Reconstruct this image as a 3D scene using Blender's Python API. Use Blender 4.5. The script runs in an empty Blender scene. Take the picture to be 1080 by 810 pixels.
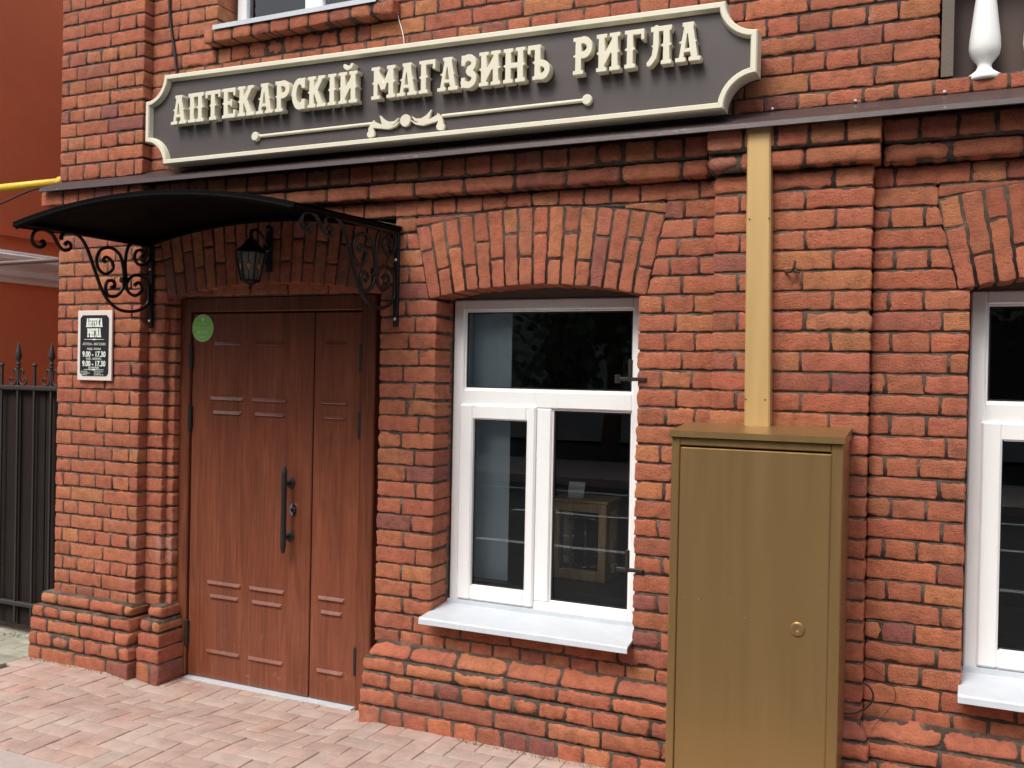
import bpy, math, random
import numpy as np
from mathutils import Vector, Matrix
R_ = random.Random(7); NR = np.random.RandomState(11)
SC = bpy.context.scene; COL = SC.collection
rad = math.radians

# ------------------------------------------------------------ camera
def cam_axes(y, p, r):
    cy, sy, cp, sp, cr, sr = math.cos(y), math.sin(y), math.cos(p), math.sin(p), math.cos(r), math.sin(r)
    f = np.array([-sy*cp, cy*cp, sp]); r0 = np.array([cy, sy, 0.]); u0 = np.cross(r0, f)
    return cr*r0+sr*u0, -sr*r0+cr*u0, f
CR, CU, CF = cam_axes(rad(24.308), rad(-0.486), rad(1.122))
cd = bpy.data.cameras.new('camera'); cam = bpy.data.objects.new('camera', cd); COL.objects.link(cam)
cd.sensor_width = 36; cd.lens = 980/1080*36; cd.clip_start = .05; cd.clip_end = 500
cam.matrix_world = Matrix(((CR[0], CU[0], -CF[0], 0), (CR[1], CU[1], -CF[1], -3.8), (CR[2], CU[2], -CF[2], 1.671), (0, 0, 0, 1)))
SC.camera = cam
# ------------------------------------------------------------ light
W = bpy.data.worlds.new("World"); SC.world = W; W.use_nodes = True
wn = W.node_tree; wn.nodes.clear()
sky = wn.nodes.new('ShaderNodeTexSky'); sky.sky_type = 'NISHITA'; sky.sun_disc = False
SUN = Vector((-.22, -.72, 1.0)).normalized()
sky.sun_elevation = math.asin(SUN.z); sky.sun_rotation = math.atan2(SUN.x, SUN.y)
sky.air_density = 1.0; sky.dust_density = 4.0; sky.ozone_density = .6
hs = wn.nodes.new('ShaderNodeHueSaturation'); hs.inputs['Saturation'].default_value = .42
bg = wn.nodes.new('ShaderNodeBackground'); bg.inputs[1].default_value = .15
wo = wn.nodes.new('ShaderNodeOutputWorld')
wn.links.new(sky.outputs[0], hs.inputs['Color']); wn.links.new(hs.outputs[0], bg.inputs[0]); wn.links.new(bg.outputs[0], wo.inputs[0])
sl = bpy.data.lights.new('sun', 'SUN'); sl.energy = 1.5; sl.angle = rad(20); sl.color = (1, .96, .9)
so = bpy.data.objects.new('sun', sl); COL.objects.link(so); so.location = (-4, -8, 12)
so.rotation_euler = (-SUN).to_track_quat('-Z', 'Y').to_euler()
SC.view_settings.view_transform = 'Standard'; SC.view_settings.look = 'None'; SC.view_settings.exposure = .52; SC.view_settings.gamma = 1
SC.view_settings.use_curve_mapping = False
SC.cycles.max_bounces = 8; SC.cycles.transparent_max_bounces = 12

# ------------------------------------------------------------ materials
def nt(name):
    m = bpy.data.materials.new(name); m.use_nodes = True
    n = m.node_tree; b = n.nodes['Principled BSDF']; return m, n, b
def N(n, t, **k):
    x = n.nodes.new('ShaderNode'+t)
    for a, v in k.items():
        if hasattr(x, a): setattr(x, a, v)
        else: x.inputs[a.replace('_', ' ')].default_value = v
    return x
def coord(n, scale=(1, 1, 1)):
    tc = N(n, 'TexCoord'); mp = N(n, 'Mapping'); mp.inputs['Scale'].default_value = scale
    n.links.new(tc.outputs['Object'], mp.inputs[0]); return mp.outputs[0]
def noise(n, v, s, d=4, r=.6, dist=0):
    x = N(n, 'TexNoise'); x.inputs['Scale'].default_value = s; x.inputs['Detail'].default_value = d; x.inputs['Roughness'].default_value = r
    x.inputs['Distortion'].default_value = dist; n.links.new(v, x.inputs['Vector']); return x.outputs[0]
def ramp(n, f, stops):
    x = N(n, 'ValToRGB'); e = x.color_ramp.elements
    while len(e) < len(stops): e.new(.5)
    for q, (p, c) in zip(e, stops): q.position = p; q.color = (*c, 1) if len(c) == 3 else c
    n.links.new(f, x.inputs[0]); return x.outputs[0]
def mixc(n, a, b, f, mode='MIX'):
    x = N(n, 'Mix'); x.data_type = 'RGBA'; x.blend_type = mode
    for s, v in ((6, a), (7, b), (0, f)):
        if hasattr(v, 'links'): n.links.new(v, x.inputs[s])
        else: x.inputs[s].default_value = (*v, 1) if isinstance(v, tuple) else v
    return x.outputs[2]
def bump(n, b, h, dist=.002, st=1.):
    x = N(n, 'Bump'); x.inputs['Distance'].default_value = dist; x.inputs['Strength'].default_value = st
    n.links.new(h, x.inputs['Height']); n.links.new(x.outputs[0], b.inputs['Normal'])
def g3(v): return (v, v, v)
def plain(name, c, rough=.5, metal=0, var=.12, ns=6., bs=80., bd=.0004, spec=None):
    m, n, b = nt(name); v = coord(n)
    f = noise(n, v, ns, 5)
    n.links.new(mixc(n, tuple(x*(1-var) for x in c), tuple(min(1, x*(1+var)) for x in c), f), b.inputs['Base Color'])
    b.inputs['Roughness'].default_value = rough; b.inputs['Metallic'].default_value = metal
    if spec is not None: b.inputs['Specular IOR Level'].default_value = spec
    r = N(n, 'MapRange'); r.inputs['To Min'].default_value = rough*.8; r.inputs['To Max'].default_value = min(1, rough*1.25)
    n.links.new(noise(n, v, ns*4, 4), r.inputs[0]); n.links.new(r.outputs[0], b.inputs['Roughness'])
    if bd: bump(n, b, noise(n, v, bs, 3), bd)
    return m
def brick_mat(name, tint=(1, 1, 1), grime=.4):
    m, n, b = nt(name); v = coord(n)
    at = N(n, 'Attribute'); at.attribute_name = 'bcol'
    f1 = noise(n, v, 22, 6, .65)
    mott = ramp(n, f1, [(.28, g3(.7)), (.5, g3(1.)), (.74, g3(1.22))])
    c = mixc(n, at.outputs['Color'], mott, 1., 'MULTIPLY')
    f2 = noise(n, v, 9, 5, .6, .6)
    dark = ramp(n, f2, [(.56, g3(0)), (.75, g3(1))])
    x = N(n, 'Math', operation='MULTIPLY'); n.links.new(dark, x.inputs[0]); x.inputs[1].default_value = grime
    c = mixc(n, c, (.12, .05, .035), x.outputs[0])
    f3 = noise(n, v, 230, 3, .7)
    pits = ramp(n, f3, [(.34, g3(.3)), (.42, g3(1)), (.62, g3(1)), (.74, g3(1.5))])
    c = mixc(n, c, pits, .8, 'MULTIPLY')
    f5 = noise(n, coord(n, (34, 34, 120)), 1, 6, .75, .6)
    c = mixc(n, c, ramp(n, f5, [(.32, g3(.55)), (.44, g3(1)), (.6, g3(1.03)), (.75, g3(1.25))]), .7, 'MULTIPLY')
    f4 = noise(n, v, 2.2, 8, .75, .3)
    c = mixc(n, c, (.62, .47, .4), ramp(n, f4, [(.60, g3(0)), (.78, g3(.45))]))
    c = mixc(n, c, (.09, .05, .038), ramp(n, noise(n, v, 3.3, 7, .8, .8), [(.6, g3(0)), (.85, g3(.4))]))
    n.links.new(c, b.inputs['Base Color']); b.inputs['Roughness'].default_value = .86; b.inputs['Specular IOR Level'].default_value = .3
    hh = N(n, 'Math', operation='ADD'); h = N(n, 'Math', operation='ADD'); h2 = N(n, 'Math', operation='MULTIPLY'); h2.inputs[1].default_value = 1.8
    n.links.new(noise(n, v, 95, 7, .8), h2.inputs[0]); n.links.new(h2.outputs[0], h.inputs[0]); n.links.new(f3, h.inputs[1])
    n.links.new(h.outputs[0], hh.inputs[0]); n.links.new(f5, hh.inputs[1]); bump(n, b, hh.outputs[0], .0052, 1.)
    return m
M = {}
M['brick'] = brick_mat('red_brick')
def mortar_mat():
    m, n, b = nt('dark_mortar'); v = coord(n)
    c = ramp(n, noise(n, v, 14, 7, .75), [(.3, (.035, .023, .017)), (.52, (.095, .064, .047)), (.72, (.24, .175, .13))])
    n.links.new(c, b.inputs['Base Color']); b.inputs['Roughness'].default_value = .95
    bump(n, b, noise(n, v, 110, 6, .75), .006, 1)
    return m
M['mortar'] = mortar_mat()
def paver_mat():
    m, n, b = nt('concrete_paver'); v = coord(n)
    at = N(n, 'Attribute'); at.attribute_name = 'bcol'
    c = mixc(n, at.outputs['Color'], ramp(n, noise(n, v, 7, 6, .7), [(.28, g3(.72)), (.55, g3(1)), (.8, g3(1.22))]), 1., 'MULTIPLY')
    c = mixc(n, c, ramp(n, noise(n, v, 260, 3, .7), [(.3, g3(.6)), (.45, g3(1)), (.7, g3(1.05)), (.8, g3(1.3))]), .8, 'MULTIPLY')
    c = mixc(n, c, (.5, .43, .36), ramp(n, noise(n, v, 3.1, 6, .7, .5), [(.5, g3(0)), (.75, g3(.6))]))
    n.links.new(c, b.inputs['Base Color']); b.inputs['Roughness'].default_value = .9
    bump(n, b, noise(n, v, 140, 5, .7), .002, .8)
    return m
M['paver'] = paver_mat()
def wood_mat(name, c0, c1, c2, rough=.42, sx=38, sz=1.6):
    m, n, b = nt(name); v = coord(n, (sx, sx, sz))
    f = noise(n, v, 1., 8, .62, 1.6)
    v2 = coord(n, (sx*5, sx*5, sz*3)); f2 = noise(n, v2, 1., 4, .6)
    c = ramp(n, f, [(.3, c0), (.5, c1), (.72, c2)])
    c = mixc(n, c, ramp(n, f2, [(.35, g3(.8)), (.6, g3(1.08))]), .5, 'MULTIPLY')
    v3 = coord(n, (7, 7, 1.1)); c = mixc(n, c, ramp(n, noise(n, v3, 1, 4, .6, 1.), [(.35, g3(.78)), (.65, g3(1.18))]), .8, 'MULTIPLY')
    if name == 'brown_wood_film':      # dried splashes near the foot of the leaf
        vv = coord(n); sx_ = N(n, 'SeparateXYZ'); n.links.new(vv, sx_.inputs[0])
        lo = N(n, 'MapRange'); lo.inputs['From Min'].default_value = .34; lo.inputs['From Max'].default_value = .05; n.links.new(sx_.outputs[2], lo.inputs[0])
        mm = N(n, 'Math', operation='MULTIPLY'); n.links.new(lo.outputs[0], mm.inputs[0]); n.links.new(ramp(n, noise(n, vv, 11, 5, .65, .4), [(.6, g3(0)), (.76, g3(.4))]), mm.inputs[1])
        c = mixc(n, c, (.42, .3, .23), mm.outputs[0])
    n.links.new(c, b.inputs['Base Color']); b.inputs['Roughness'].default_value = rough
    bump(n, b, f2, .0006, .6); return m
M['door'] = wood_mat('brown_wood_film', (.15, .043, .021), (.19, .057, .028), (.225, .073, .036), .24)
M['frame_wood'] = wood_mat('brown_frame_film', (.115, .034, .017), (.155, .047, .022), (.19, .062, .03), .26)
M['oak'] = wood_mat('oak_case', (.50, .30, .13), (.64, .41, .19), (.74, .5, .26), .45, 30, 4)
M['white'] = plain('white_plastic', (.8, .8, .78), .32, var=.04, bd=0)
def white_mat():
    m, n, b = nt('white_plastic'); v = coord(n, (30, 30, 3)); v2 = coord(n)
    c = mixc(n, (.86, .86, .85), (.7, .68, .64), ramp(n, noise(n, v, 1, 6, .7, .5), [(.55, g3(0)), (.85, g3(.5))]))
    c = mixc(n, c, (.45, .41, .36), ramp(n, noise(n, v2, 40, 6, .8), [(.62, g3(0)), (.8, g3(.45))]))
    n.links.new(c, b.inputs['Base Color']); b.inputs['Roughness'].default_value = .32; return m
M['white'] = white_mat()
M['sill'] = plain('white_sheet_metal', (.56, .6, .64), .4, var=.14, ns=14)
M['cream'] = plain('cream_paint', (.72, .68, .53), .5, var=.05, bd=.0002)
M['board'] = plain('dark_taupe_board', (.083, .068, .066), .38, var=.06, ns=3, bd=0)
M['black'] = plain('black_wrought_iron', (.012, .011, .011), .38, metal=.3, var=.3, ns=30, bs=200, bd=.0006)
M['gate'] = plain('weathered_iron', (.035, .031, .029), .55, metal=.2, var=.35, ns=25, bs=160, bd=.0006)
M['gatepanel'] = plain('dark_brown_panel', (.018, .012, .010), .7, var=.4, ns=6, spec=.2)
M['canopy'] = plain('black_canopy_sheet', (.003, .0025, .0025), .7, var=.3, spec=.06)
M['plastic_black'] = plain('black_plastic', (.02, .016, .014), .45, var=.2)
M['chrome'] = plain('chrome', (.7, .7, .72), .15, metal=1, var=.03, bd=0)
M['screw'] = plain('zinc_screw', (.75, .75, .75), .3, metal=.8, bd=0)
def gold_mat(name, c0, c1, rough, metal):
    m, n, b = nt(name); v = coord(n, (14, 14, .7))
    c = mixc(n, c0, c1, ramp(n, noise(n, v, 1, 6, .6), [(.2, g3(0)), (.8, g3(1))]))
    v2 = coord(n); c = mixc(n, c, (.7, .6, .4), ramp(n, noise(n, v2, 60, 2, .5), [(.77, g3(0)), (.8, g3(.6))]))
    n.links.new(c, b.inputs['Base Color']); b.inputs['Metallic'].default_value = metal
    n.links.new(ramp(n, noise(n, v, 2, 5, .6), [(.3, g3(rough*.85)), (.7, g3(rough*1.2))]), b.inputs['Roughness'])
    bump(n, b, noise(n, v2, 130, 3), .0003, .6); return m
M['bronze'] = gold_mat('bronze_painted_steel', (.31, .195, .078), (.34, .215, .088), .33, .6)
M['gold'] = gold_mat('gold_painted_steel', (.56, .365, .15), (.60, .40, .17), .45, .3)
def flash_mat():
    m, n, b = nt('brown_sheet_metal'); v = coord(n)
    c = mixc(n, (.05, .034, .033), (.085, .062, .06), noise(n, v, 8, 5))
    sp = ramp(n, noise(n, coord(n, (12, 60, 60)), 1, 5, .7), [(.63, g3(0)), (.70, g3(.5))])
    c = mixc(n, c, (.5, .47, .46), sp); n.links.new(c, b.inputs['Base Color'])
    b.inputs['Roughness'].default_value = .4; b.inputs['Metallic'].default_value = .15; bump(n, b, noise(n, v, 20, 4), .002, .5); return m
M['flash'] = flash_mat()
def stucco(name, c, bs=60):
    m, n, b = nt(name); v = coord(n)
    f = noise(n, v, 1.6, 6, .6)
    k = mixc(n, tuple(x*.82 for x in c), tuple(x*1.12 for x in c), f)
    n.links.new(k, b.inputs['Base Color']); b.inputs['Roughness'].default_value = .9
    bump(n, b, noise(n, v, bs, 5, .7), .004, .6); return m
M['redstucco'] = stucco('red_stucco', (.74, .20, .085))
M['whitestucco'] = stucco('white_stucco', (.88, .87, .85))
M['niche'] = plain('dark_brown_panel_board', (.075, .045, .036), .6, var=.25, ns=4)
M['greyplaster'] = stucco('grey_plaster', (.16, .125, .1), 120)
M['baluster'] = plain('white_plaster', (.82, .82, .79), .6, var=.04)
M['yellow'] = plain('yellow_gas_paint', (.8, .5, .03), .4, var=.08)
M['brownpipe'] = plain('brown_painted_pipe', (.16, .1, .085), .5)
M['cable'] = plain('black_rubber', (.012, .01, .01), .6)
M['green'] = plain('green_vinyl', (.30, .78, .12), .35, var=.05, bd=0)
M['ink'] = plain('white_ink', (.8, .85, .76), .5, var=.05, bd=0)
M['plaqueblack'] = plain('black_print', (.02, .018, .022), .35, bd=0)
M['plaquewhite'] = plain('pinkish_white_plate', (.75, .66, .6), .4, var=.04, bd=0)
M['room'] = plain('interior_plaster', (.3, .3, .29), .9)
M['bluewall'] = plain('pale_blue_paint', (.62, .72, .78), .7, var=.05, ns=2)
M['roomfloor'] = plain('dark_floor', (.06, .055, .05), .5)
M['darkcloth'] = plain('dark_table_top', (.05, .05, .052), .35)
M['blind'] = plain('blue_grey_blind', (.74, .86, .95), .6, var=.12, ns=2.5)
M['curtain'] = plain('grey_curtain', (.82, .84, .85), .8)
M['asphalt'] = plain('asphalt', (.05, .05, .05), .9, var=.3, ns=40, bs=200, bd=.003)
M['roadpaint'] = plain('road_paint', (.75, .75, .72), .7)
M['kerb'] = plain('kerb_concrete', (.42, .35, .32), .9, var=.15, ns=20, bs=120, bd=.002)
M['bark'] = plain('tree_bark', (.09, .065, .045), .9, bd=.01, bs=30)
M['leaf'] = plain('tree_leaves', (.035, .065, .02), .6, var=.5, ns=2, bd=0)
M['grass'] = plain('grass_blades', (.1, .15, .035), .7, var=.4, ns=30, bd=0)
M['facade'] = stucco('grey_facade', (.42, .42, .41))
M['rust'] = plain('rusty_iron', (.05, .02, .012), .8, var=.4, ns=90)
def glass_mat(name, tint=(.95, .97, .97), ior=1.6, rough=0.):
    m = bpy.data.materials.new(name); m.use_nodes = True; n = m.node_tree; n.nodes.clear()
    o = N(n, 'OutputMaterial'); mx = N(n, 'MixShader'); fr = N(n, 'Fresnel'); fr.inputs[0].default_value = ior
    tr = N(n, 'BsdfTransparent'); tr.inputs[0].default_value = (*tint, 1)
    gl = N(n, 'BsdfGlossy'); gl.inputs['Roughness'].default_value = rough; gl.inputs['Color'].default_value = (.95, .97, 1, 1)
    v = coord(n); bp = N(n, 'Bump'); bp.inputs['Distance'].default_value = .0012; bp.inputs['Strength'].default_value = .25
    n.links.new(noise(n, v, 1.3, 2), bp.inputs['Height']); n.links.new(bp.outputs[0], gl.inputs['Normal'])
    n.links.new(fr.outputs[0], mx.inputs[0]); n.links.new(tr.outputs[0], mx.inputs[1]); n.links.new(gl.outputs[0], mx.inputs[2]); n.links.new(mx.outputs[0], o.inputs[0])
    return m
M['glass'] = glass_mat('window_glass')
M['caseglass'] = glass_mat('case_glass', (.85, .87, .87), 1.4)
M['lampglass'] = plain('frosted_lantern_glass', (.17, .175, .16), .2, var=.7, ns=60, bd=.002)
M['amber'] = plain('amber_glass', (.5, .26, .06), .3, bd=0)

# ------------------------------------------------------------ mesh collector
class MB:
    def __init__(s): s.v = []; s.f = []; s.m = []; s.c = []; s.n = 0
    def add(s, V, F, mi=0, col=(1, 1, 1)):
        V = np.asarray(V, float); s.v.append(V); k = s.n
        s.f.extend([tuple(i+k for i in f) for f in F]); s.m.extend([mi]*len(F)); s.c.append(np.tile(np.array([*col, 1.]), (len(V), 1))); s.n += len(V)
    def box(s, a, b, mi=0, col=(1, 1, 1)):
        x0, y0, z0 = a; x1, y1, z1 = b
        V = [(x, y, z) for z in (z0, z1) for y in (y0, y1) for x in (x0, x1)]
        s.add(V, [(0, 2, 3, 1), (4, 5, 7, 6), (0, 1, 5, 4), (2, 6, 7, 3), (0, 4, 6, 2), (1, 3, 7, 5)], mi, col)
    def bevbox(s, a, b, r=.004, mi=0):
        # box with chamfered edges
        a = np.array(a, float); b = np.array(b, float); r = min(r, *(abs(b-a)*.45)); V = []; idx = {}
        for sx in (0, 1):
            for sy in (0, 1):
                for sz in (0, 1):
                    S = (sx, sy, sz)
                    for ax in range(3):
                        p = []
                        for k in range(3):
                            e = b[k] if S[k] else a[k]
                            if k != ax: e += -r if S[k] else r
                            p.append(e)
                        idx[(S, ax)] = len(V); V.append(p)
        F = []
        cen = (a+b)/2
        def addf(q):
            P = [np.array(V[i]) for i in q]; nrm = np.cross(P[1]-P[0], P[2]-P[0]); c = sum(P)/len(P)-cen
            F.append(tuple(q) if nrm@c > 0 else tuple(q[::-1]))
        for ax in range(3):
            o = [k for k in range(3) if k != ax]
            for t in (0, 1):
                q = []
                for u, w in ((0, 0), (1, 0), (1, 1), (0, 1)):
                    S = [0]*3; S[ax] = t; S[o[0]] = u; S[o[1]] = w; q.append(idx[(tuple(S), ax)])
                addf(q)
            for u in (0, 1):
                for w in (0, 1):
                    S0 = [0]*3; S1 = [0]*3; S0[ax] = 0; S1[ax] = 1
                    for S in (S0, S1): S[o[0]] = u; S[o[1]] = w
                    S0 = tuple(S0); S1 = tuple(S1); addf([idx[(S0, o[0])], idx[(S1, o[0])], idx[(S1, o[1])], idx[(S0, o[1])]])
        for S in [(x, y, z) for x in (0, 1) for y in (0, 1) for z in (0, 1)]: addf([idx[(S, 0)], idx[(S, 1)], idx[(S, 2)]])
        s.add(V, F, mi)
    def tube(s, P, r, n=8, mi=0, closed=False, flat=None):
        P = [Vector(p) for p in P]; L = len(P); rr = r if hasattr(r, '__len__') else [r]*L
        V = []; F = []; up = None
        for i, p in enumerate(P):
            t = (P[min(i+1, L-1)]-P[max(i-1, 0)]).normalized()
            if up is None:
                up = Vector((0, 0, 1)) if abs(t.z) < .9 else Vector((1, 0, 0))
            a = (up-t*up.dot(t)).normalized(); b = t.cross(a); up = a
            for k in range(n):
                w = 2*math.pi*k/n; V.append(p+(a*math.cos(w)+b*math.sin(w))*rr[i])
        for i in range(L-1):
            for k in range(n): F.append((i*n+k, i*n+(k+1) % n, (i+1)*n+(k+1) % n, (i+1)*n+k))
        F.append(tuple(range(n))[::-1]); F.append(tuple((L-1)*n+k for k in range(n)))
        s.add(V, F, mi)
    def lathe(s, c, prof, n=24, mi=0, axis='z', sq=None):
        V = []; F = []; L = len(prof)
        for (r, h) in prof:
            for k in range(n):
                w = 2*math.pi*(k+.5)/n; x, y = r*math.cos(w), r*math.sin(w)
                V.append((c[0]+x, c[1]+y, c[2]+h) if axis == 'z' else (c[0]+x, c[1]+h, c[2]+y) if axis == 'y' else (c[0]+h, c[1]+x, c[2]+y))
        fl = axis == 'y'
        for i in range(L-1):
            for k in range(n):
                q = (i*n+k, i*n+(k+1) % n, (i+1)*n+(k+1) % n, (i+1)*n+k); F.append(q[::-1] if fl else q)
        a = tuple(range(n)); b = tuple((L-1)*n+k for k in range(n))
        F.append(a if fl else a[::-1]); F.append(b[::-1] if fl else b); s.add(V, F, mi)
    def poly_prism(s, pts, y0, y1, mi=0):
        # pts CCW in xz, extruded y0 (front) to y1; centre fan safe for star-shaped outlines
        n = len(pts); c = (sum(p[0] for p in pts)/n, sum(p[1] for p in pts)/n)
        V = [(p[0], y0, p[1]) for p in pts]+[(p[0], y1, p[1]) for p in pts]+[(c[0], y0, c[1]), (c[0], y1, c[1])]
        F = []
        for i in range(n):
            j = (i+1) % n; F += [(i, j, 2*n), (n+j, n+i, 2*n+1), (j, i, n+i, n+j)]
        s.add(V, F, mi)
    def build(s, name, mats, parent=None, smooth=False, color=False):
        V = np.concatenate(s.v); off = Vector(parent_loc(parent)) if parent else Vector((0, 0, 0))
        V = V-np.array(off)
        me = bpy.data.meshes.new(name); me.from_pydata(V.tolist(), [], s.f)
        if not isinstance(mats, (list, tuple)): mats = [mats]
        for m in mats: me.materials.append(M[m])
        me.polygons.foreach_set('material_index', s.m)
        if smooth: me.polygons.foreach_set('use_smooth', [True]*len(s.f))
        if color:
            at = me.attributes.new('bcol', 'FLOAT_COLOR', 'POINT'); at.data.foreach_set('color', np.concatenate(s.c).ravel())
        me.update()
        o = bpy.data.objects.new(name, me); COL.objects.link(o); o.parent = parent
        return o
def parent_loc(p):
    l = Vector((0, 0, 0))
    while p: l += p.location; p = p.parent
    return l
def tag(o, label=None, cat=None, group=None, kind=None):
    if label: o['label'] = label
    if cat: o['category'] = cat
    if group: o['group'] = group
    if kind: o['kind'] = kind
    return o
def empty(name, loc, label, cat, group=None):
    o = bpy.data.objects.new(name, None); COL.objects.link(o); o.location = loc; o.empty_display_size = .1
    return tag(o, label, cat, group)
def part(name, mat, parent, fn, smooth=False):
    b = MB(); fn(b); return b.build(name, mat, parent, smooth)
def copy_tree(o, parent=None, dx=Vector((0, 0, 0))):
    c = o.copy(); COL.objects.link(c); c.parent = parent; c.location = o.location+dx
    for ch in list(o.children): copy_tree(ch, c)
    return c
def catmull(P, k=5):
    P = [np.array(p, float) for p in P]; Q = [P[0]*2-P[1]]+P+[P[-1]*2-P[-2]]; out = []
    for i in range(1, len(Q)-2):
        for j in range(k):
            t = j/k; a, b, c, d = Q[i-1:i+3]
            out.append(.5*((2*b)+(-a+c)*t+(2*a-5*b+4*c-d)*t*t+(-a+3*b-3*c+d)*t**3))
    out.append(P[-1]); return out

# ------------------------------------------------------------ bricks
def nz(x, z, amp, fr, k=5):
    out = np.zeros_like(x)
    for _ in range(k):
        a = NR.rand()*6.28; f = fr*(.5+NR.rand()); out += np.sin((x*math.cos(a)+z*math.sin(a))*f+NR.rand()*6.28)
    return out*amp/math.sqrt(k)
def t_wall(u, d, v): return np.stack([u, d, v], -1)
def t_ground(u, d, v): return np.stack([u, v, np.array([gz(a, b) for a, b in zip(u, v)])-d], -1)
def t_left(u, d, v): return np.stack([-4.52+d, -u, v], -1)
def brick(B, q, yf, dep, col, r=.009, bulge=.0015, tilt=(0., 0.), T=t_wall, rough=.0006, wob=.0022, cell=.0135, mi=0, droop=.6):
    q = np.array(q, float); wid = (np.linalg.norm(q[1]-q[0])+np.linalg.norm(q[2]-q[3]))/2; hei = (np.linalg.norm(q[3]-q[0])+np.linalg.norm(q[2]-q[1]))/2
    if wid < .012 or hei < .012: return
    r = min(r, wid*.4, hei*.4)
    def ax(L):
        n = max(2, min(20, int(round((L-2*r)/cell))+1)); mid = np.linspace(r, L-r, n)
        return np.concatenate([[0, .3*r], mid, [L-.3*r, L]])
    s = ax(wid); t = ax(hei); S, Tt = np.meshgrid(s, t); 
    du = np.minimum(S, wid-S); dv = np.minimum(Tt, hei-Tt)
    a = np.clip(1-du/r, 0, 1); b = np.clip(1-dv/r, 0, 1); m = np.maximum(a, b); h = np.sqrt(a*a+b*b)
    sc = np.where(h > 0, m/np.maximum(h, 1e-6), 1); both = (a > 0) & (b > 0)
    a2 = np.where(both, a*sc, a); b2 = np.where(both, b*sc, b)
    du2 = np.where(a > 0, r*(1-a2), du); dv2 = np.where(b > 0, r*(1-b2), dv)
    S2 = np.where(S < wid/2, du2, wid-du2)/wid; T2 = np.where(Tt < hei/2, dv2, hei-dv2)/hei
    drop = r*droop*(1-np.sqrt(np.clip(1-m*m, 0, 1)))
    X = (q[0, 0]*(1-S2)+q[1, 0]*S2)*(1-T2)+(q[3, 0]*(1-S2)+q[2, 0]*S2)*T2
    Z = (q[0, 1]*(1-S2)+q[1, 1]*S2)*(1-T2)+(q[3, 1]*(1-S2)+q[2, 1]*S2)*T2
    x0, z0 = X.copy(), Z.copy(); wt = .25+m
    X = X+nz(x0, z0, wob, 75)*wt*.7+nz(x0, z0, wob*.75, 230)*m; Z = Z+nz(x0, z0, wob, 75)*wt*.7+nz(x0, z0, wob*.75, 230)*m
    bl = bulge*(1-(2*S2-1)**2)*(1-(2*T2-1)**2)
    Y = yf+drop-bl+nz(x0, z0, rough, 60)+nz(x0, z0, rough*.5, 200)+tilt[0]*(1-T2)+tilt[1]*T2+(R_.random()-.5)*.003
    ni, nj = len(s), len(t)
    V = [T(X.ravel(), Y.ravel(), Z.ravel())]; idx = np.arange(ni*nj).reshape(nj, ni); F = []
    F += [(int(idx[j, i]), int(idx[j, i+1]), int(idx[j+1, i+1]), int(idx[j+1, i])) for j in range(nj-1) for i in range(ni-1)]
    rim = list(idx[0, :])+list(idx[1:, -1])+list(idx[-1, -2::-1])+list(idx[-2:0:-1, 0]); k = len(rim); n0 = ni*nj
    rx, ry, rz = X.ravel()[rim], Y.ravel()[rim], Z.ravel()[rim]
    prev = rim
    rings = [.35, .7, 1.] if dep > .1 else [1.]
    for g in rings:
        yy = ry*(1-g)+(yf+dep)*g; e = .0012
        xx = rx+(R_.random()-.5)*e*2; zz = rz+(R_.random()-.5)*e
        V.append(T(xx, yy, zz)); cur = list(range(n0, n0+k)); n0 += k
        F += [(int(cur[i]), int(cur[(i+1) % k]), int(prev[(i+1) % k]), int(prev[i])) for i in range(k)]; prev = cur
    B.add(np.concatenate(V), F, mi, col)
def bcol():
    p = R_.random()
    if p < .035: c = (.34, .12, .09)
    elif p < .11: c = (.42, .138, .086)
    elif p < .21: c = (.54, .205, .1)
    elif p < .58: c = (.52, .176, .094)
    else: c = (.50, .158, .088)
    k = 1+(R_.random()-.5)*.2; return tuple(x*k*(1+(R_.random()-.5)*.08) for x in c)
def slab(B, q, y0, y1, T=t_wall):
    q = [tuple(p) for p in q]; u = np.array([p[0] for p in q]*2); v = np.array([p[1] for p in q]*2); d = np.array([y0]*4+[y1]*4)
    V = T(u, d, v); B.add(V, [(0, 1, 2, 3), (7, 6, 5, 4), (1, 0, 4, 5), (2, 1, 5, 6), (3, 2, 6, 7), (0, 3, 7, 4)], 1, (1, 1, 1))
C0, CH = -.0166, .0784
def zc(n): return C0+CH*n
G = .0051
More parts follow.
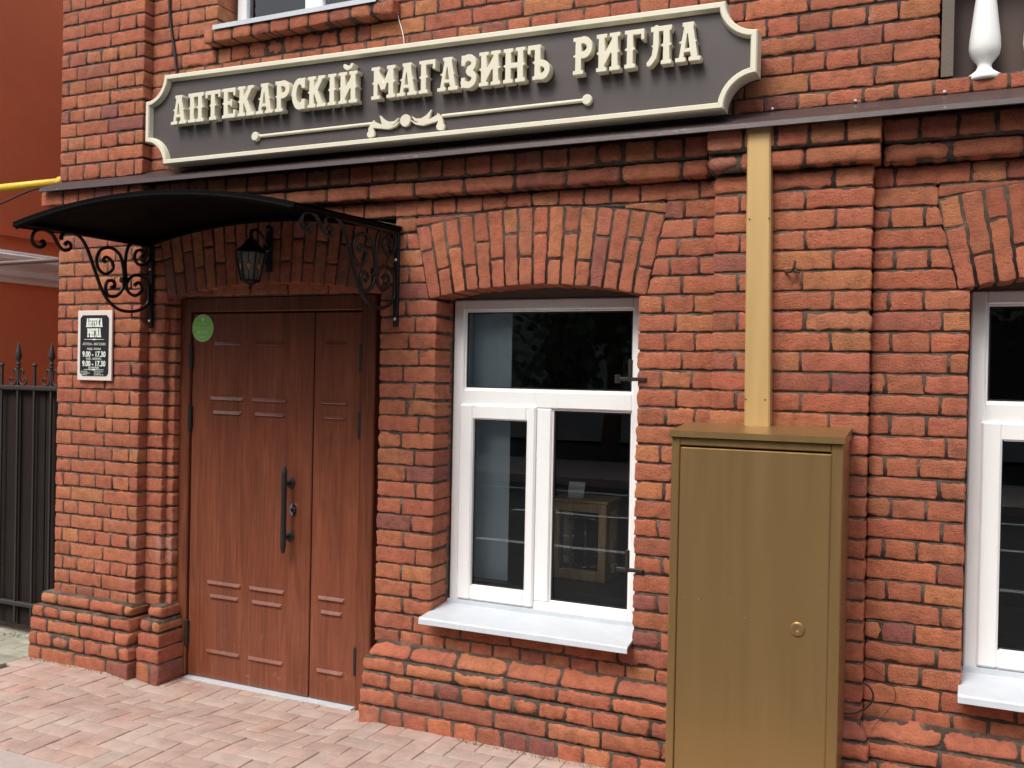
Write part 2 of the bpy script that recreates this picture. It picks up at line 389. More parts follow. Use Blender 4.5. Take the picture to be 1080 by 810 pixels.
def course(B, z0, z1, a, b, par, yf, dep=.17, phase=0., lift=None, r=.0055, tilt=(0, 0), T=t_wall, bulge=.0015, flat=False, mort=True, wob=.0024, long=.25, mz=0.):
    """a,b: end positions, either numbers or (x at z0, x at z1)"""
    A = a if isinstance(a, tuple) else (a, a); Bq = b if isinstance(b, tuple) else (b, b)
    am, bm = sum(A)/2, sum(Bq)/2
    if bm-am < .02: return
    st = long if par == 0 else long/2; off = phase+(0 if par == 0 else long/4)
    js = [am]; k = math.ceil((am-off)/st)
    while k*st+off < bm:
        x = k*st+off+(R_.random()-.5)*.014
        if x-js[-1] > (.055 if len(js) == 1 else .05) and bm-x > .055:
            js.append(x)
        k += 1
    js.append(bm)
    for i in range(len(js)-1):
        l0 = (A[0], A[1]) if i == 0 else (js[i]+G,)*2; r0 = (Bq[0], Bq[1]) if i == len(js)-2 else (js[i+1]-G,)*2
        j1, j2 = (R_.random()-.5)*.003, (R_.random()-.5)*.003
        q = [[l0[0], z0+G+j1], [r0[0], z0+G+j1], [r0[1], z1-G+j2], [l0[1], z1-G+j2]]
        if lift:
            for k2 in (0, 1):
                zz = lift(q[k2][0]+(.012 if k2 == 0 else -.012))
                if zz is not None: q[k2][1] = max(q[k2][1], zz+G)
            if q[3][1]-q[0][1] < .012 and q[2][1]-q[1][1] < .012: continue
            q[0][1] = min(q[0][1], q[3][1]-.012); q[1][1] = min(q[1][1], q[2][1]-.012)
        rr = r*(.75+R_.random()*.6); w = wob
        if R_.random() < .07: rr *= 2.2; w *= 1.9
        brick(B, q, yf, dep, bcol(), rr, bulge, tilt, T, wob=w)
    if mort:
        e = .007; mp = lambda t: 0.004+tilt[0]*(1-t)+tilt[1]*t
        if lift:
            n = max(1, int((bm-am)/.08)); xs = np.linspace(am+e, bm-e, n+1)
            for i in range(n):
                zl, zr = lift(xs[i]), lift(xs[i+1]); zl = max(z0, zl) if zl else z0; zr = max(z0, zr) if zr else z0
                if zl < z1 or zr < z1: slab(B, [(xs[i], min(zl, z1)), (xs[i+1], min(zr, z1)), (xs[i+1], z1), (xs[i], z1)], yf+.0038, yf+dep-.01, T)
        else:
            y0 = yf+.0038+max(0, r-.010)*.6
            q = [(A[0]+e, z0+mz), (Bq[0]-e, z0+mz), (Bq[1]-e, z1-mz*.5), (A[1]+e, z1-mz*.5)]
            u = np.array([p[0] for p in q]*2); v = np.array([p[1] for p in q]*2)
            d = np.array([y0+tilt[0], y0+tilt[0], y0+tilt[1], y0+tilt[1]]+[yf+dep-.01]*4)
            B.add(T(u, d, v), [(0, 1, 2, 3), (7, 6, 5, 4), (1, 0, 4, 5), (2, 1, 5, 6), (3, 2, 6, 7), (0, 3, 7, 4)], 1)

class Arch:
    def __init__(s, cx, half, zs, rise_r, H, n, zc0=None):
        s.cx, s.half, s.Rr, s.H, s.n = cx, half, rise_r, H, n
        s.th = math.asin(half/rise_r); s.cz = zs-rise_r*math.cos(s.th)
        s.zs = zs; s.ztop = s.cz+(rise_r+H)*math.cos(s.th); s.hx = (rise_r+H)*math.sin(s.th)
    def xl(s, z):   # half-width at height z within skewback
        return (z-s.cz)*math.tan(s.th)
    def lift(s, x):
        d = abs(x-s.cx)
        if d >= s.hx: return None
        return s.cz+math.sqrt((s.Rr+s.H)**2-d*d)
    def pt(s, t, rr): return (s.cx+rr*math.sin(t), s.cz+rr*math.cos(t))
    def build(s, B, yf, dep):
        dt = 2*s.th/s.n
        for i in range(s.n):
            t0, t1 = -s.th+i*dt, -s.th+(i+1)*dt
            Rm = s.Rr+s.H*(.34 if i % 2 else .64)+(R_.random()-.5)*.02
            for (ra, rb) in ((s.Rr, Rm), (Rm, s.Rr+s.H)):
                g = G/s.Rr; g0 = G
                q = [s.pt(t0+g, ra+(g0 if ra == Rm else 0)), s.pt(t1-g, ra+(g0 if ra == Rm else 0)), s.pt(t1-g, rb-g0), s.pt(t0+g, rb-g0)]
                brick(B, q, yf, dep, bcol(), .0045+R_.random()*.003)
            q = [s.pt(t0, s.Rr+.006), s.pt(t1, s.Rr+.006), s.pt(t1, s.Rr+s.H), s.pt(t0, s.Rr+s.H)]
            slab(B, q, yf+.0038, yf+dep-.01)
winA = Arch(-1.627, .525, 2.022, 2.45, .345, 16)
winB = Arch(-1.627+2.231, .525, 2.022, 2.45, .345, 16)
doorA = Arch(-3.085, .672, 2.052, 3.3, .34, 20)
ARCH = [winA, winB, doorA]
OPEN = [(winA, -2.112, -1.136), (winB, .121, 1.097), (doorA, -3.784, -2.416)]
ZB0 = .385   # top of the plinth
ZT = 4.39

# the building
BLD = empty('brick_building', (-1.2, .1, .0), 'old red brick shop building with dark mortar, brown double door and white windows', 'building')
def main_wall():
    B = MB(); X0, X1 = -3.9, 3.0
    def liftall(x):
        for A in ARCH:
            z = A.lift(x)
            if z is not None: return z
        return None
    for n in range(5, 56):
        z0, z1 = zc(n), zc(n+1)
        if n == 5: z0 = ZB0
        if z0 > ZT: break
        if z0 < 2.49 <= z1+.001 and n == 31: pass
        zm = (z0+z1)/2
        if n in (32, 33, 34): continue               # cornice and flashing
        if n == 35: z0 = 2.742
        holes = [(-.811, -.215)] if z1 < 2.5 else []
        up = False
        for A, a, b in OPEN:
            zlow = .56 if A is not doorA else 0
            if zm < zlow: continue
            if zm < A.zs: holes.append((a, b))
            elif zm < A.ztop: holes.append(((A.cx-A.xl(z0), A.cx-A.xl(z1)), (A.cx+A.xl(z0), A.cx+A.xl(z1))))
            else: up = True
        if zm > 3.44: holes.append((-3.45, -2.40))
        if n == 42: holes.append((-3.36, -2.5))
        if 3.36 < zm < 3.44: holes.append((-3.488, -2.34))
        if zm > 2.79: holes.append((0.0, 1.2))
        mid = lambda h, k: (sum(h[k])/2 if isinstance(h[k], tuple) else h[k])
        holes.sort(key=lambda h: mid(h, 0)); cur = X0
        for h in holes+[(X1, X1)]:
            end = h[0]
            if (sum(cur)/2 if isinstance(cur, tuple) else cur) < mid(h, 0):
                lf_ = up and z0 < 2.45; em = sum(end)/2 if isinstance(end, tuple) else end; cm = sum(cur)/2 if isinstance(cur, tuple) else cur
                cuts = [c for A in ARCH for c in (A.cx-A.hx, A.cx+A.hx) if lf_ and cm+.03 < c < em-.03]
                seq = [cur]+sorted(cuts)+[end]
                for sa, sb in zip(seq[:-1], seq[1:]): course(B, z0, z1, sa, sb, n % 2, 0., .17, .03 if n % 4 < 2 else .05, liftall if lf_ else None)
            cur = h[1]
    return B.build('brick_wall', ['brick', 'mortar'], BLD, True, True)
main_wall()
def arch_part(A):
    B = MB(); A.build(B, -.004, .174); return B.build('brick_arch', ['brick', 'mortar'], BLD, True, True)
arch_part(winA); arch_part(winB); arch_part(doorA)
def pier():
    B = MB()
    for n in range(5, 56):
        z0, z1 = zc(n), zc(n+1)
        if n == 5: z0 = ZB0
        if z0 > ZT: break
        if n in (33, 34): continue
        if n == 35: z0 = 2.715
        course(B, z0, z1, -4.52, -3.899, n % 2, -.06, .2, .1)
    return B.build('corner_pier', ['brick', 'mortar'], BLD, True, True)
pier()
def pilaster():
    B = MB()
    for n in range(5, 32):
        z0, z1 = zc(n), zc(n+1)
        if n == 5: z0 = ZB0
        if n % 2: course(B, z0, z1, -.811, -.215, 0, -.06, .2, -.10, long=.25)
        else: course(B, z0, z1, -.811, -.215, 0, -.06, .2, .04, long=.25)
    return B.build('pilaster', ['brick', 'mortar'], BLD, True, True)
pilaster()
def plinth():
    L = [.0, .112, .192, .268, .335]
    for (a, b, yb, fl) in ((-4.60, -3.845, -.06, 1), (-3.843, -3.68, -.01, 1), (-2.435, -.87, 0, 1), (-.865, -.17, -.06, 1), (-.225, 3.0, 0, 0)):
        out = -.10; B = MB()
        for k in range(4):
            y = yb+out+(.0, .004, .010, .016)[k]
            ins = (0, .002, .006, .012)[k]*fl
            course(B, L[k]-(.06 if k == 0 else 0), L[k+1], a+ins, b-ins, (1, 0, 1, 0)[k] if a > -3 else (0, 1, 0, 1)[k], y, .2, .02*k, r=(.010, .010, .011, .014)[k], bulge=.006, wob=.0035)
        if a < -3:   # bullnose course
            course(B, .335, ZB0+.018, a+.035, b-.028, 0, yb+out+.050, .2, .06, r=.018, bulge=.012, wob=.003)
        else:
            course(B, .335, ZB0+.016, (a+.02*fl, a+.045*fl) if fl else a, (b-.02*fl, b-.045*fl) if fl else b, 0, yb+out+.026, .2, .06, r=.015, bulge=.008, tilt=(0., .058), wob=.003)
        B.build('plinth', ['brick', 'mortar'], BLD, True, True)
plinth()
def cornice():
    z0, z1, z2 = zc(32), zc(33), zc(34)+.012
    for (a, b, yb) in ((-3.80, -.84, 0.), (-.836, -.19, -.05), (-.186, 3.0, 0)):
        B = MB()
        course(B, z0, z1, a, b, 0, yb-.05, .2, .04, r=.015, bulge=.008, mz=.007)
        course(B, z1, z2, a, b, 1, yb-.065, .2, .0, r=.010, bulge=.003)
        B.build('cornice', ['brick', 'mortar'], BLD, True, True)
    B = MB(); course(B, z1, z2, -4.60, -3.83, 1, -.115, .2, .0, r=.008, mz=.007)
    B.build('cornice', ['brick', 'mortar'], BLD, True, True)
cornice()
def side_wall():
    B = MB()
    for n in range(0, 56):
        z0, z1 = zc(n), zc(n+1)
        if z0 > ZT: break
        course(B, z0, z1, -2.2, -.16, n % 2, 0., .1, .0, T=t_left)
    return B.build('side_wall', ['brick', 'mortar'], BLD, True, True)
side_wall()
def sill_bricks():
    B = MB(); course(B, 3.362, 3.437, -3.488, -2.34, 1, -.06, .2, .0, r=.008, long=.24, mz=.008)
    course(B, zc(42), 3.362, -3.36, -2.5, 1, .0, .17, .0, r=.019, bulge=-.004, wob=.006, long=.22)
    return B.build('brick_sill', ['brick', 'mortar'], BLD, True, True)
sill_bricks()
def door_fill():
    B = MB(); course(B, 2.062, 2.135, -3.75, -2.42, 0, .045, .1, .0)
    for n in range(1, 27):
        z0, z1 = zc(n), zc(n+1)
        course(B, z0, z1, -3.82, -3.737, 1, .034, .1, 0)
    return B.build('door_infill', ['brick', 'mortar'], BLD, True, True)
door_fill()

# core walls, rooms (building depth)
def boxes(lst):
    def f(b):
        for a, c in lst: b.box(a, c)
    return f
Y1, Y2 = .145, .238; Yi = .72
core = []
OP = [(-3.752, -2.416, 0, 2.13), (-2.112, -1.136, .55, 2.10), (.121, 1.097, .55, 2.10)]
def cut_layer(x0, x1, z0, z1, ops, ya, yb):
    out = []; cur = x0
    for (a, b, c, d) in sorted(ops):
        out.append(((cur, ya, z0), (a, yb, z1)))
        if c > z0: out.append(((a, ya, z0), (b, yb, c)))
        if d < z1: out.append(((a, ya, d), (b, yb, z1)))
        cur = b
    out.append(((cur, ya, z0), (x1, yb, z1))); return out
core += cut_layer(-4.46, 3.0, 0, 3.2, OP, Y1, Y2)
IP = [(-3.752, -2.416, 0, 2.13), (-2.066, -1.17, .585, 2.05), (.165, 1.06, .585, 2.05)]
core2 = cut_layer(-4.46, 3.0, 0, 3.2, IP, Y2+.002, Yi)
UP = [(-3.43, -2.42, 3.45, 4.6)]
core += cut_layer(-4.46, 3.0, 3.2, 4.6, UP, Y1, Y2)
core2 += cut_layer(-4.46, 3.0, 3.202, 4.6, [(-3.41, -2.44, 3.45, 4.598)], Y2+.002, Yi)
part('wall_core', 'greyplaster', BLD, boxes(core))
part('inner_wall', 'bluewall', BLD, boxes(core2))
part('room', 'room', BLD, boxes([((-4.46, 5.0, 0), (3.0, 5.1, 4.6)), ((-4.46, Yi, 0), (-4.36, 5, 4.6)), ((2.9, Yi, 0), (3.0, 5, 4.6)), ((-4.36, Yi, 3.1), (2.9, 5, 3.2)), ((-2.35, Yi+.4, 0), (-2.25, 5, 3.1)), ((-.5, Yi, 0), (-.4, 5, 3.1)), ((-4.46, .145, 4.6), (3.0, 5.1, 4.7))]))
part('room_floor', 'roomfloor', BLD, boxes([((-4.36, Yi, -.05), (2.9, 5, .0))]))
part('inner_sill', 'darkcloth', BLD, boxes([((-2.064, .245, .587), (-1.172, .95, .675))]))
part('inner_sill', 'darkcloth', BLD, boxes([((.167, .245, .587), (1.058, .95, .675))]))
for x in (-2.062,):
    part('blind_panel', 'blind', BLD, boxes([((x, .30, .677), (x+.205, .306, 2.045))]))
# arch infill over the window frames
for x in (-2.11, .123): part('frame_filler', 'greyplaster', BLD, boxes([((x, .172, 2.035), (x+.971, .2, 2.14))]))

# flashing
def flashing(b):
    pr = [(.01, 2.748), (-.004, 2.744), (-.146, 2.671), (-.153, 2.668), (-.156, 2.648), (-.148, 2.646), (-.145, 2.660), (-.02, 2.722), (.01, 2.73)]
    xs = [-4.57]+list(np.arange(-4.2, 2.8, .35))+[3.0]; V = []; F = []; n = len(pr)
    for x in xs:
        w = (R_.random()-.5)*.005; e = -.055 if x < -3.80 else 0
        for (y, z) in pr: V.append((x, y+(w if y < -.1 else 0), z+(w*.8 if y < -.1 else 0)))
    for i in range(len(xs)-1):
        for k in range(n): F.append((i*n+k, (i+1)*n+k, (i+1)*n+(k+1) % n, i*n+(k+1) % n)[::-1])
    F.append(tuple(range(n))); F.append(tuple((len(xs)-1)*n+k for k in range(n))[::-1]); b.add(V, F)
fl = part('flashing', 'flash', BLD, flashing)
for x in np.arange(-.6, .9, .31): part('screw', 'screw', fl, lambda b: b.lathe((x, -.004, 2.752), [(.006, 0), (.006, -.012), (.003, -.014)], 8, axis='y'))

# niche with balusters
part('niche_panel', 'niche', BLD, boxes([((.047, .12, 2.79), (1.2, .14, ZT))]))
for x in (.006, 1.153): part('niche_jamb', 'greyplaster', BLD, boxes([((x, -.002, 2.812), (x+.041, .143, ZT))]))
def baluster(b):
    b.lathe((.152, .045, 2.79), [(.058, 0), (.061, .008), (.06, .02), (.045, .03), (.03, .042), (.024, .055), (.026, .068), (.036, .08), (.05, .1), (.054, .125), (.052, .16), (.046, .21), (.038, .28), (.03, .34), (.026, .38), (.03, .395), (.036, .4), (.03, .41), (.045, .43), (.058, .45), (.058, .47)], 32)
bal = part('baluster', 'baluster', BLD, baluster, True)
for k in range(1, 6):
    c = bal.copy(); COL.objects.link(c); c.location = bal.location+Vector((.178*k, 0, 0)); c.parent = BLD
part('hand_rail', 'baluster', BLD, boxes([((.05, -.02, 3.262), (1.15, .11, 3.33))]))

# ------------------------------------------------------------ windows
def bars(b, x0, x1, z0, z1, w, y0, y1, r=.006, wl=None, wr=None, wt=None, wb=None):
    wl = wl or w; wr = wr or w; wt = wt or w; wb = wb or w
    b.bevbox((x0, y0, z0), (x0+wl, y1, z1), r); b.bevbox((x1-wr, y0, z0), (x1, y1, z1), r)
    b.bevbox((x0+wl-.001, y0+.0006, z1-wt), (x1-wr+.001, y1-.001, z1), r); b.bevbox((x0+wl-.001, y0+.0006, z0), (x1-wr+.001, y1-.001, z0+wb), r)
def window():
    B = MB(); Y = .16
    bars(B, -2.100, -1.150, .574, 2.03, .055, Y, Y+.07, wb=.06, wt=.05)
    B.bevbox((-2.046, Y+.0008, 1.524), (-1.204, Y+.069, 1.604), .006)          # transom
    B.bevbox((-1.664, Y+.0012, .633), (-1.588, Y+.069, 1.525), .006)           # mullion
    # glazing beads
    for (a, b, c, d) in ((-2.046, -1.204, 1.603, 1.981), (-1.589, -1.204, .633, 1.525)):
        bars(B, a-.001, b+.001, c-.001, d+.001, .010, Y+.012, Y+.03, .003)
    w = B.build('window', 'white', BLD)
    c = MB(); bars(c, -2.056, -1.660, .602, 1.534, .072, Y-.014, Y+.03, .008, wr=.046); cs = c.build('casement', 'white', w)
    def pane(x0, x1, z0, z1, y):
        part('pane', 'glass', w, boxes([((x0, y, z0), (x1, y+.006, z1))]))
        def gk(b):
            t = .005
            b.box((x0-.002, y-.008, z0-.002), (x0+t, y-.001, z1+.002)); b.box((x1-t, y-.008, z0-.002), (x1+.002, y-.001, z1+.002))
            b.box((x0+t, y-.0078, z0-.002), (x1-t, y-.001, z0+t)); b.box((x0+t, y-.0078, z1-t), (x1-t, y-.001, z1+.002))
        part('gasket', 'plastic_black', w, gk)
    pane(-2.036, -1.214, 1.613, 1.971, Y+.028); pane(-1.579, -1.214, .643, 1.515, Y+.028); pane(-1.986, -1.704, .674, 1.462, Y+.02)
    s = MB()
    pr = [(.162, .592), (.15, .58), (-.085, .556), (-.092, .55), (-.094, .528), (-.088, .526), (-.083, .545), (.15, .566)]
    V = []; F = []; n = len(pr); xs = [-2.122, -2.119, -1.9, -1.65, -1.4, -1.2, -1.131, -1.128]
    for i, x in enumerate(xs):
        for (y, z) in pr:
            wv = (R_.random()-.5)*.0025 if 0 < i < len(xs)-1 and y < 0 else 0
            V.append((min(max(x, -2.112), -1.136) if y > .0 else x, y, z+wv))
    for i in range(len(xs)-1):
        for k in range(n): F.append((i*n+k, (i+1)*n+k, (i+1)*n+(k+1) % n, i*n+(k+1) % n)[::-1])
    F.append(tuple(range(n))); F.append(tuple((len(xs)-1)*n+k for k in range(n))[::-1]); s.add(V, F)
    s.box((-2.1, .14, .574), (-1.15, .1595, .598)) ; s.build('sill', 'sill', w)
    return w
win = window()
copy_tree(win, BLD, Vector((2.231, 0, 0)))
# foam bead along the right edge of the opening
for x in (-1.152, 1.079):
    def foam(b):
        z = .6; P = []; Q = []
        while z < 2.0: P.append((x+.004+R_.random()*.006, .150, z)); Q.append(.006+R_.random()*.007); z += .012+R_.random()*.012
        b.tube(P, Q, 7)
    part('foam_bead', 'white', BLD, foam, True)
def upper_window():
    B = MB(); Y = .12
    bars(B, -3.425, -2.42, 3.46, 4.58, .06, Y, Y+.07, wb=.075)
    B.bevbox((-2.985, Y+.001, 3.534), (-2.875, Y+.068, 4.53), .006)
    w = B.build('window', 'white', BLD)
    for (a, b) in ((-3.366, -2.984), (-2.876, -2.479)):
        part('pane', 'glass', w, boxes([((a, Y+.03, 3.534), (b, Y+.036, 4.521))]))
        part('curtain', 'curtain', w, lambda q: [q.box((a+.03+i*.028, Y+.075+.012*(i % 2), 3.5), (a+.03+(i+1)*.028, Y+.082+.012*(i % 2), 4.55)) for i in range(11)])
    s = MB(); s.box((-3.42, -.065, 3.442), (-2.43, .118, 3.452)); s.box((-3.42, -.069, 3.428), (-2.43, -.0655, 3.4515)); s.build('sill', 'sill', w)
upper_window()
for (x, z) in ((-1.153, 1.668), (-1.15, .859)):
    def sh(b):
        b.bevbox((x-.07, -.012, z-.008), (x+.06, .004, z+.008), .003); b.lathe((x-.012, -.004, z-.01), [(.010, 0), (.010, .09), (.006, .094)], 10); b.lathe((x-.068, -.004, z-.018), [(.012, 0), (.012, .036)], 10)
    part('shutter_hinge', 'plastic_black', BLD, sh)

# ------------------------------------------------------------ door
def leaf(b, x0, x1, cols, y):
    b.bevbox((x0, y, .012), (x1, y+.05, 1.976), .004)
    for (a, c, a2, c2) in cols:
        for (z, lng) in ((1.813, 0), (1.52, 1), (1.445, 0), (.53, 1), (.459, 0), (.161, 1)):
            p, q = (a, c) if lng else (a2, c2); h = .0115
            # raised moulding strip with a flat top
            V = [(p, y, z-h), (q, y, z-h), (q, y, z+h), (p, y, z+h), (p+.010, y-.0105, z-h*.55), (q-.010, y-.0105, z-h*.55), (q-.012, y-.0095, z-h*.3), (p+.012, y-.0095, z-h*.3)]
            b.add(V, [(0, 1, 5, 4), (1, 2, 6, 5), (2, 3, 7, 6), (3, 0, 4, 7), (4, 5, 6, 7)])
            b.box((p+.004, y-.0012, z+h+.001), (q-.004, y+.001, z+h+.004))
YD = .088
d = MB(); leaf(d, -3.664, -2.866, [(-3.535, -3.305, -3.515, -3.318), (-3.252, -3.020, -3.232, -3.034)], YD); DOOR = d.build('door', 'door', BLD)
part('side_leaf', 'door', DOOR, lambda b: leaf(b, -2.860, -2.577, [(-2.815, -2.650, -2.795, -2.663)], YD+.002))
def dframe(b):
    y0, y1 = .072, .15
    b.bevbox((-3.742, y0, -.01), (-3.670, y1, 2.062), .006); b.bevbox((-2.571, y0, -.01), (-2.487, y1, 2.062), .006)
    b.bevbox((-3.671, y0+.001, 1.983), (-2.570, y1-.001, 2.0615), .006)
part('door_frame', 'frame_wood', DOOR, dframe)
part('door_backing', 'plastic_black', DOOR, boxes([((-3.70, .135, 0), (-2.53, .16, 2.05))]))
part('threshold', 'sill', DOOR, boxes([((-3.66, .055, -.01), (-2.58, .1, .010))]))
hb = None
for (x, sx) in ((-3.667, -1), (-2.574, 1)):
    for (a, c) in ((1.676, 1.813), (1.346, 1.48), (.17, .315)):
        def hg(b):
            b.lathe((x, YD-.010, a), [(.007, 0), (.0115, .004), (.0115, (c-a)*.49), (.0095, (c-a)*.5), (.0115, (c-a)*.51), (.0115, c-a-.004), (.007, c-a)], 12)
            b.box((x-.013, YD-.006, a+.006), (x+.013, YD-.0005, c-.006))
        part('hinge', 'plastic_black', DOOR, hg)
def handle(b):
    x = -2.993
    P = [(x, YD-.055, z) for z in (.742, .75, .78, 1.16, 1.188, 1.196)]; b.tube(P, [.002, .008, .0145, .0145, .008, .002], 8)
    for z in (1.099, .824):
        b.lathe((x, YD, z), [(.026, -.001), (.026, -.006), (.02, -.011), (.009, -.014), (.009, -.05)], 20, axis='y')
part('handle', 'plastic_black', DOOR, handle)
def lockp(b):
    b.poly_prism([(-2.971+.021*math.cos(t), .9645+.033*math.sin(t)) for t in np.linspace(0, 2*math.pi, 28)[:-1]], YD-.008, YD)
part('lock', 'chrome', DOOR, lockp)
part('lock_cylinder', 'plastic_black', DOOR, lambda b: b.lathe((-2.971, YD-.0085, .963), [(.013, 0), (.013, -.004)], 16, axis='y'))
part('key_slot', 'chrome', DOOR, lambda b: b.box((-2.978, YD-.0145, .961), (-2.964, YD-.012, .966)))

# ------------------------------------------------------------ glyph outlines (union by distance field)
def sdf_shape(prims, x0, x1, z0, z1, h):
    xs = np.arange(x0, x1, h); zs = np.arange(z0, z1, h); X, Z = np.meshgrid(xs, zs); D = np.full(X.shape, 9.)
    for p in prims:
        k = p[0]
        if k == 'b':   # box cx-range
            _, a, b, c, d = p; qx = np.abs(X-(a+b)/2)-(b-a)/2; qz = np.abs(Z-(c+d)/2)-(d-c)/2
            D2 = np.hypot(np.maximum(qx, 0), np.maximum(qz, 0))+np.minimum(np.maximum(qx, qz), 0)
        elif k == 's':
            _, ax, az, bx, bz, w = p; L = math.hypot(bx-ax, bz-az); ux, uz = (bx-ax)/L, (bz-az)/L
            u = (X-ax)*ux+(Z-az)*uz; v = -(X-ax)*uz+(Z-az)*ux; qx = np.abs(u-L/2)-L/2; qz = np.abs(v)-w/2
            D2 = np.hypot(np.maximum(qx, 0), np.maximum(qz, 0))+np.minimum(np.maximum(qx, qz), 0)
        elif k == 'c':  # tapered capsules
            _, pts = p; D2 = np.full(X.shape, 9.)
            for (ax, az, ar), (bx, bz, br) in zip(pts[:-1], pts[1:]):
                L2 = max((bx-ax)**2+(bz-az)**2, 1e-9); t = np.clip(((X-ax)*(bx-ax)+(Z-az)*(bz-az))/L2, 0, 1)
                D2 = np.minimum(D2, np.hypot(X-ax-t*(bx-ax), Z-az-t*(bz-az))-(ar+(br-ar)*t))
        D = np.minimum(D, D2)
    return xs, zs, D
def contours(xs, zs, D, lv):
    D = D-lv; S = D < 0; seg = {}; h = xs[1]-xs[0]
    nz_, nx = D.shape
    def ed(j, i, e):
        if e == 0: k = ('h', j, i); t = D[j, i]/(D[j, i]-D[j, i+1]); p = (xs[i]+t*h, zs[j])
        elif e == 1: k = ('v', j, i+1); t = D[j, i+1]/(D[j, i+1]-D[j+1, i+1]); p = (xs[i+1], zs[j]+t*h)
        elif e == 2: k = ('h', j+1, i); t = D[j+1, i]/(D[j+1, i]-D[j+1, i+1]); p = (xs[i]+t*h, zs[j+1])
        else: k = ('v', j, i); t = D[j, i]/(D[j, i]-D[j+1, i]); p = (xs[i], zs[j]+t*h)
        return k, p
    tab = {1: [(3, 0)], 2: [(0, 1)], 3: [(3, 1)], 4: [(1, 2)], 5: [(3, 2), (1, 0)], 6: [(0, 2)], 7: [(3, 2)], 8: [(2, 3)], 9: [(2, 0)], 10: [(0, 3), (2, 1)], 11: [(2, 1)], 12: [(1, 3)], 13: [(1, 0)], 14: [(0, 3)]}
    code = S[:-1, :-1]*1+S[:-1, 1:]*2+S[1:, 1:]*4+S[1:, :-1]*8; pos = {}
    for j, i in zip(*np.where((code > 0) & (code < 15))):
        for a, b in tab[int(code[j, i])]:
            ka, pa = ed(j, i, a); kb, pb = ed(j, i, b); pos[ka] = pa; pos[kb] = pb; seg[ka] = kb
    out = []
    while seg:
        k = next(iter(seg)); loop = []
        while k in seg: loop.append(pos[k]); k = seg.pop(k)
        # simplify
        if len(loop) < 6: continue
        L = np.array(loop); keep = []
        i = 0; n = len(L); tol = h*.12; last = 0; keep = [0]
        k2 = 1
        while k2 < n-1:
            a = L[last]; b = L[k2+1]; dd = b-a; ln = np.hypot(*dd)+1e-9; mid = L[last+1:k2+1]-a
            if np.max(np.abs(mid[:, 0]*dd[1]-mid[:, 1]*dd[0]))/ln > tol: keep.append(k2); last = k2
            k2 += 1
        out.append(L[keep])
    return out
def curve_mesh(name, loops, depth, mat, parent, place, bev=0.):
    """loops in local (x,z); placed with front at place=(x,y,z), extruded toward +y by depth"""
    cu = bpy.data.curves.new(name, 'CURVE'); cu.dimensions = '2D'; cu.fill_mode = 'BOTH'; cu.extrude = depth/2-bev; cu.bevel_depth = bev; cu.bevel_resolution = 1
    cu.offset = -bev
    for L in loops:
        s = cu.splines.new('POLY'); s.points.add(len(L)-1); s.use_cyclic_u = True
        for i, p in enumerate(L): s.points[i].co = (p[0], p[1], 0, 1)
    tmp = bpy.data.objects.new(name, cu); COL.objects.link(tmp); bpy.context.view_layer.update()
    me = bpy.data.meshes.new_from_object(tmp.evaluated_get(bpy.context.evaluated_depsgraph_get())); bpy.data.objects.remove(tmp); bpy.data.curves.remove(cu)
    n = len(me.vertices); co = np.zeros(n*3); me.vertices.foreach_get('co', co); co = co.reshape(-1, 3)
    off = np.array(parent_loc(parent)) if parent else np.zeros(3)
    W3 = np.stack([co[:, 0]+place[0], -co[:, 2]+place[1]+depth/2, co[:, 1]+place[2]], -1)-off
    me.vertices.foreach_set('co', W3.ravel()); me.materials.clear(); me.materials.append(M[mat]); me.name = name; me.update()
    o = bpy.data.objects.new(name, me); COL.objects.link(o); o.parent = parent; return o
def stem(x, w=.2, sp=True, top=True, bot=True, sw=.16):
    L = [('b', x-w/2, x+w/2, 0, 1)]
    if bot: L.append(('b', x-sw-.02, x+sw+.02, 0, .10))
    if top: L.append(('b', x-sw-.02, x+sw+.02, .90, 1))
    if sp: L.append(('c', [(x-w/2-.06, .5, .015), (x, .5, .09), (x+w/2+.06, .5, .015)]))
    return L
def arc(cx, cy, rx, ry, a0, a1, w, n=18):
    return ('c', [(cx+rx*math.cos(rad(a0+(a1-a0)*i/n)), cy+ry*math.sin(rad(a0+(a1-a0)*i/n)), w/2) for i in range(n+1)])
Rr = .09
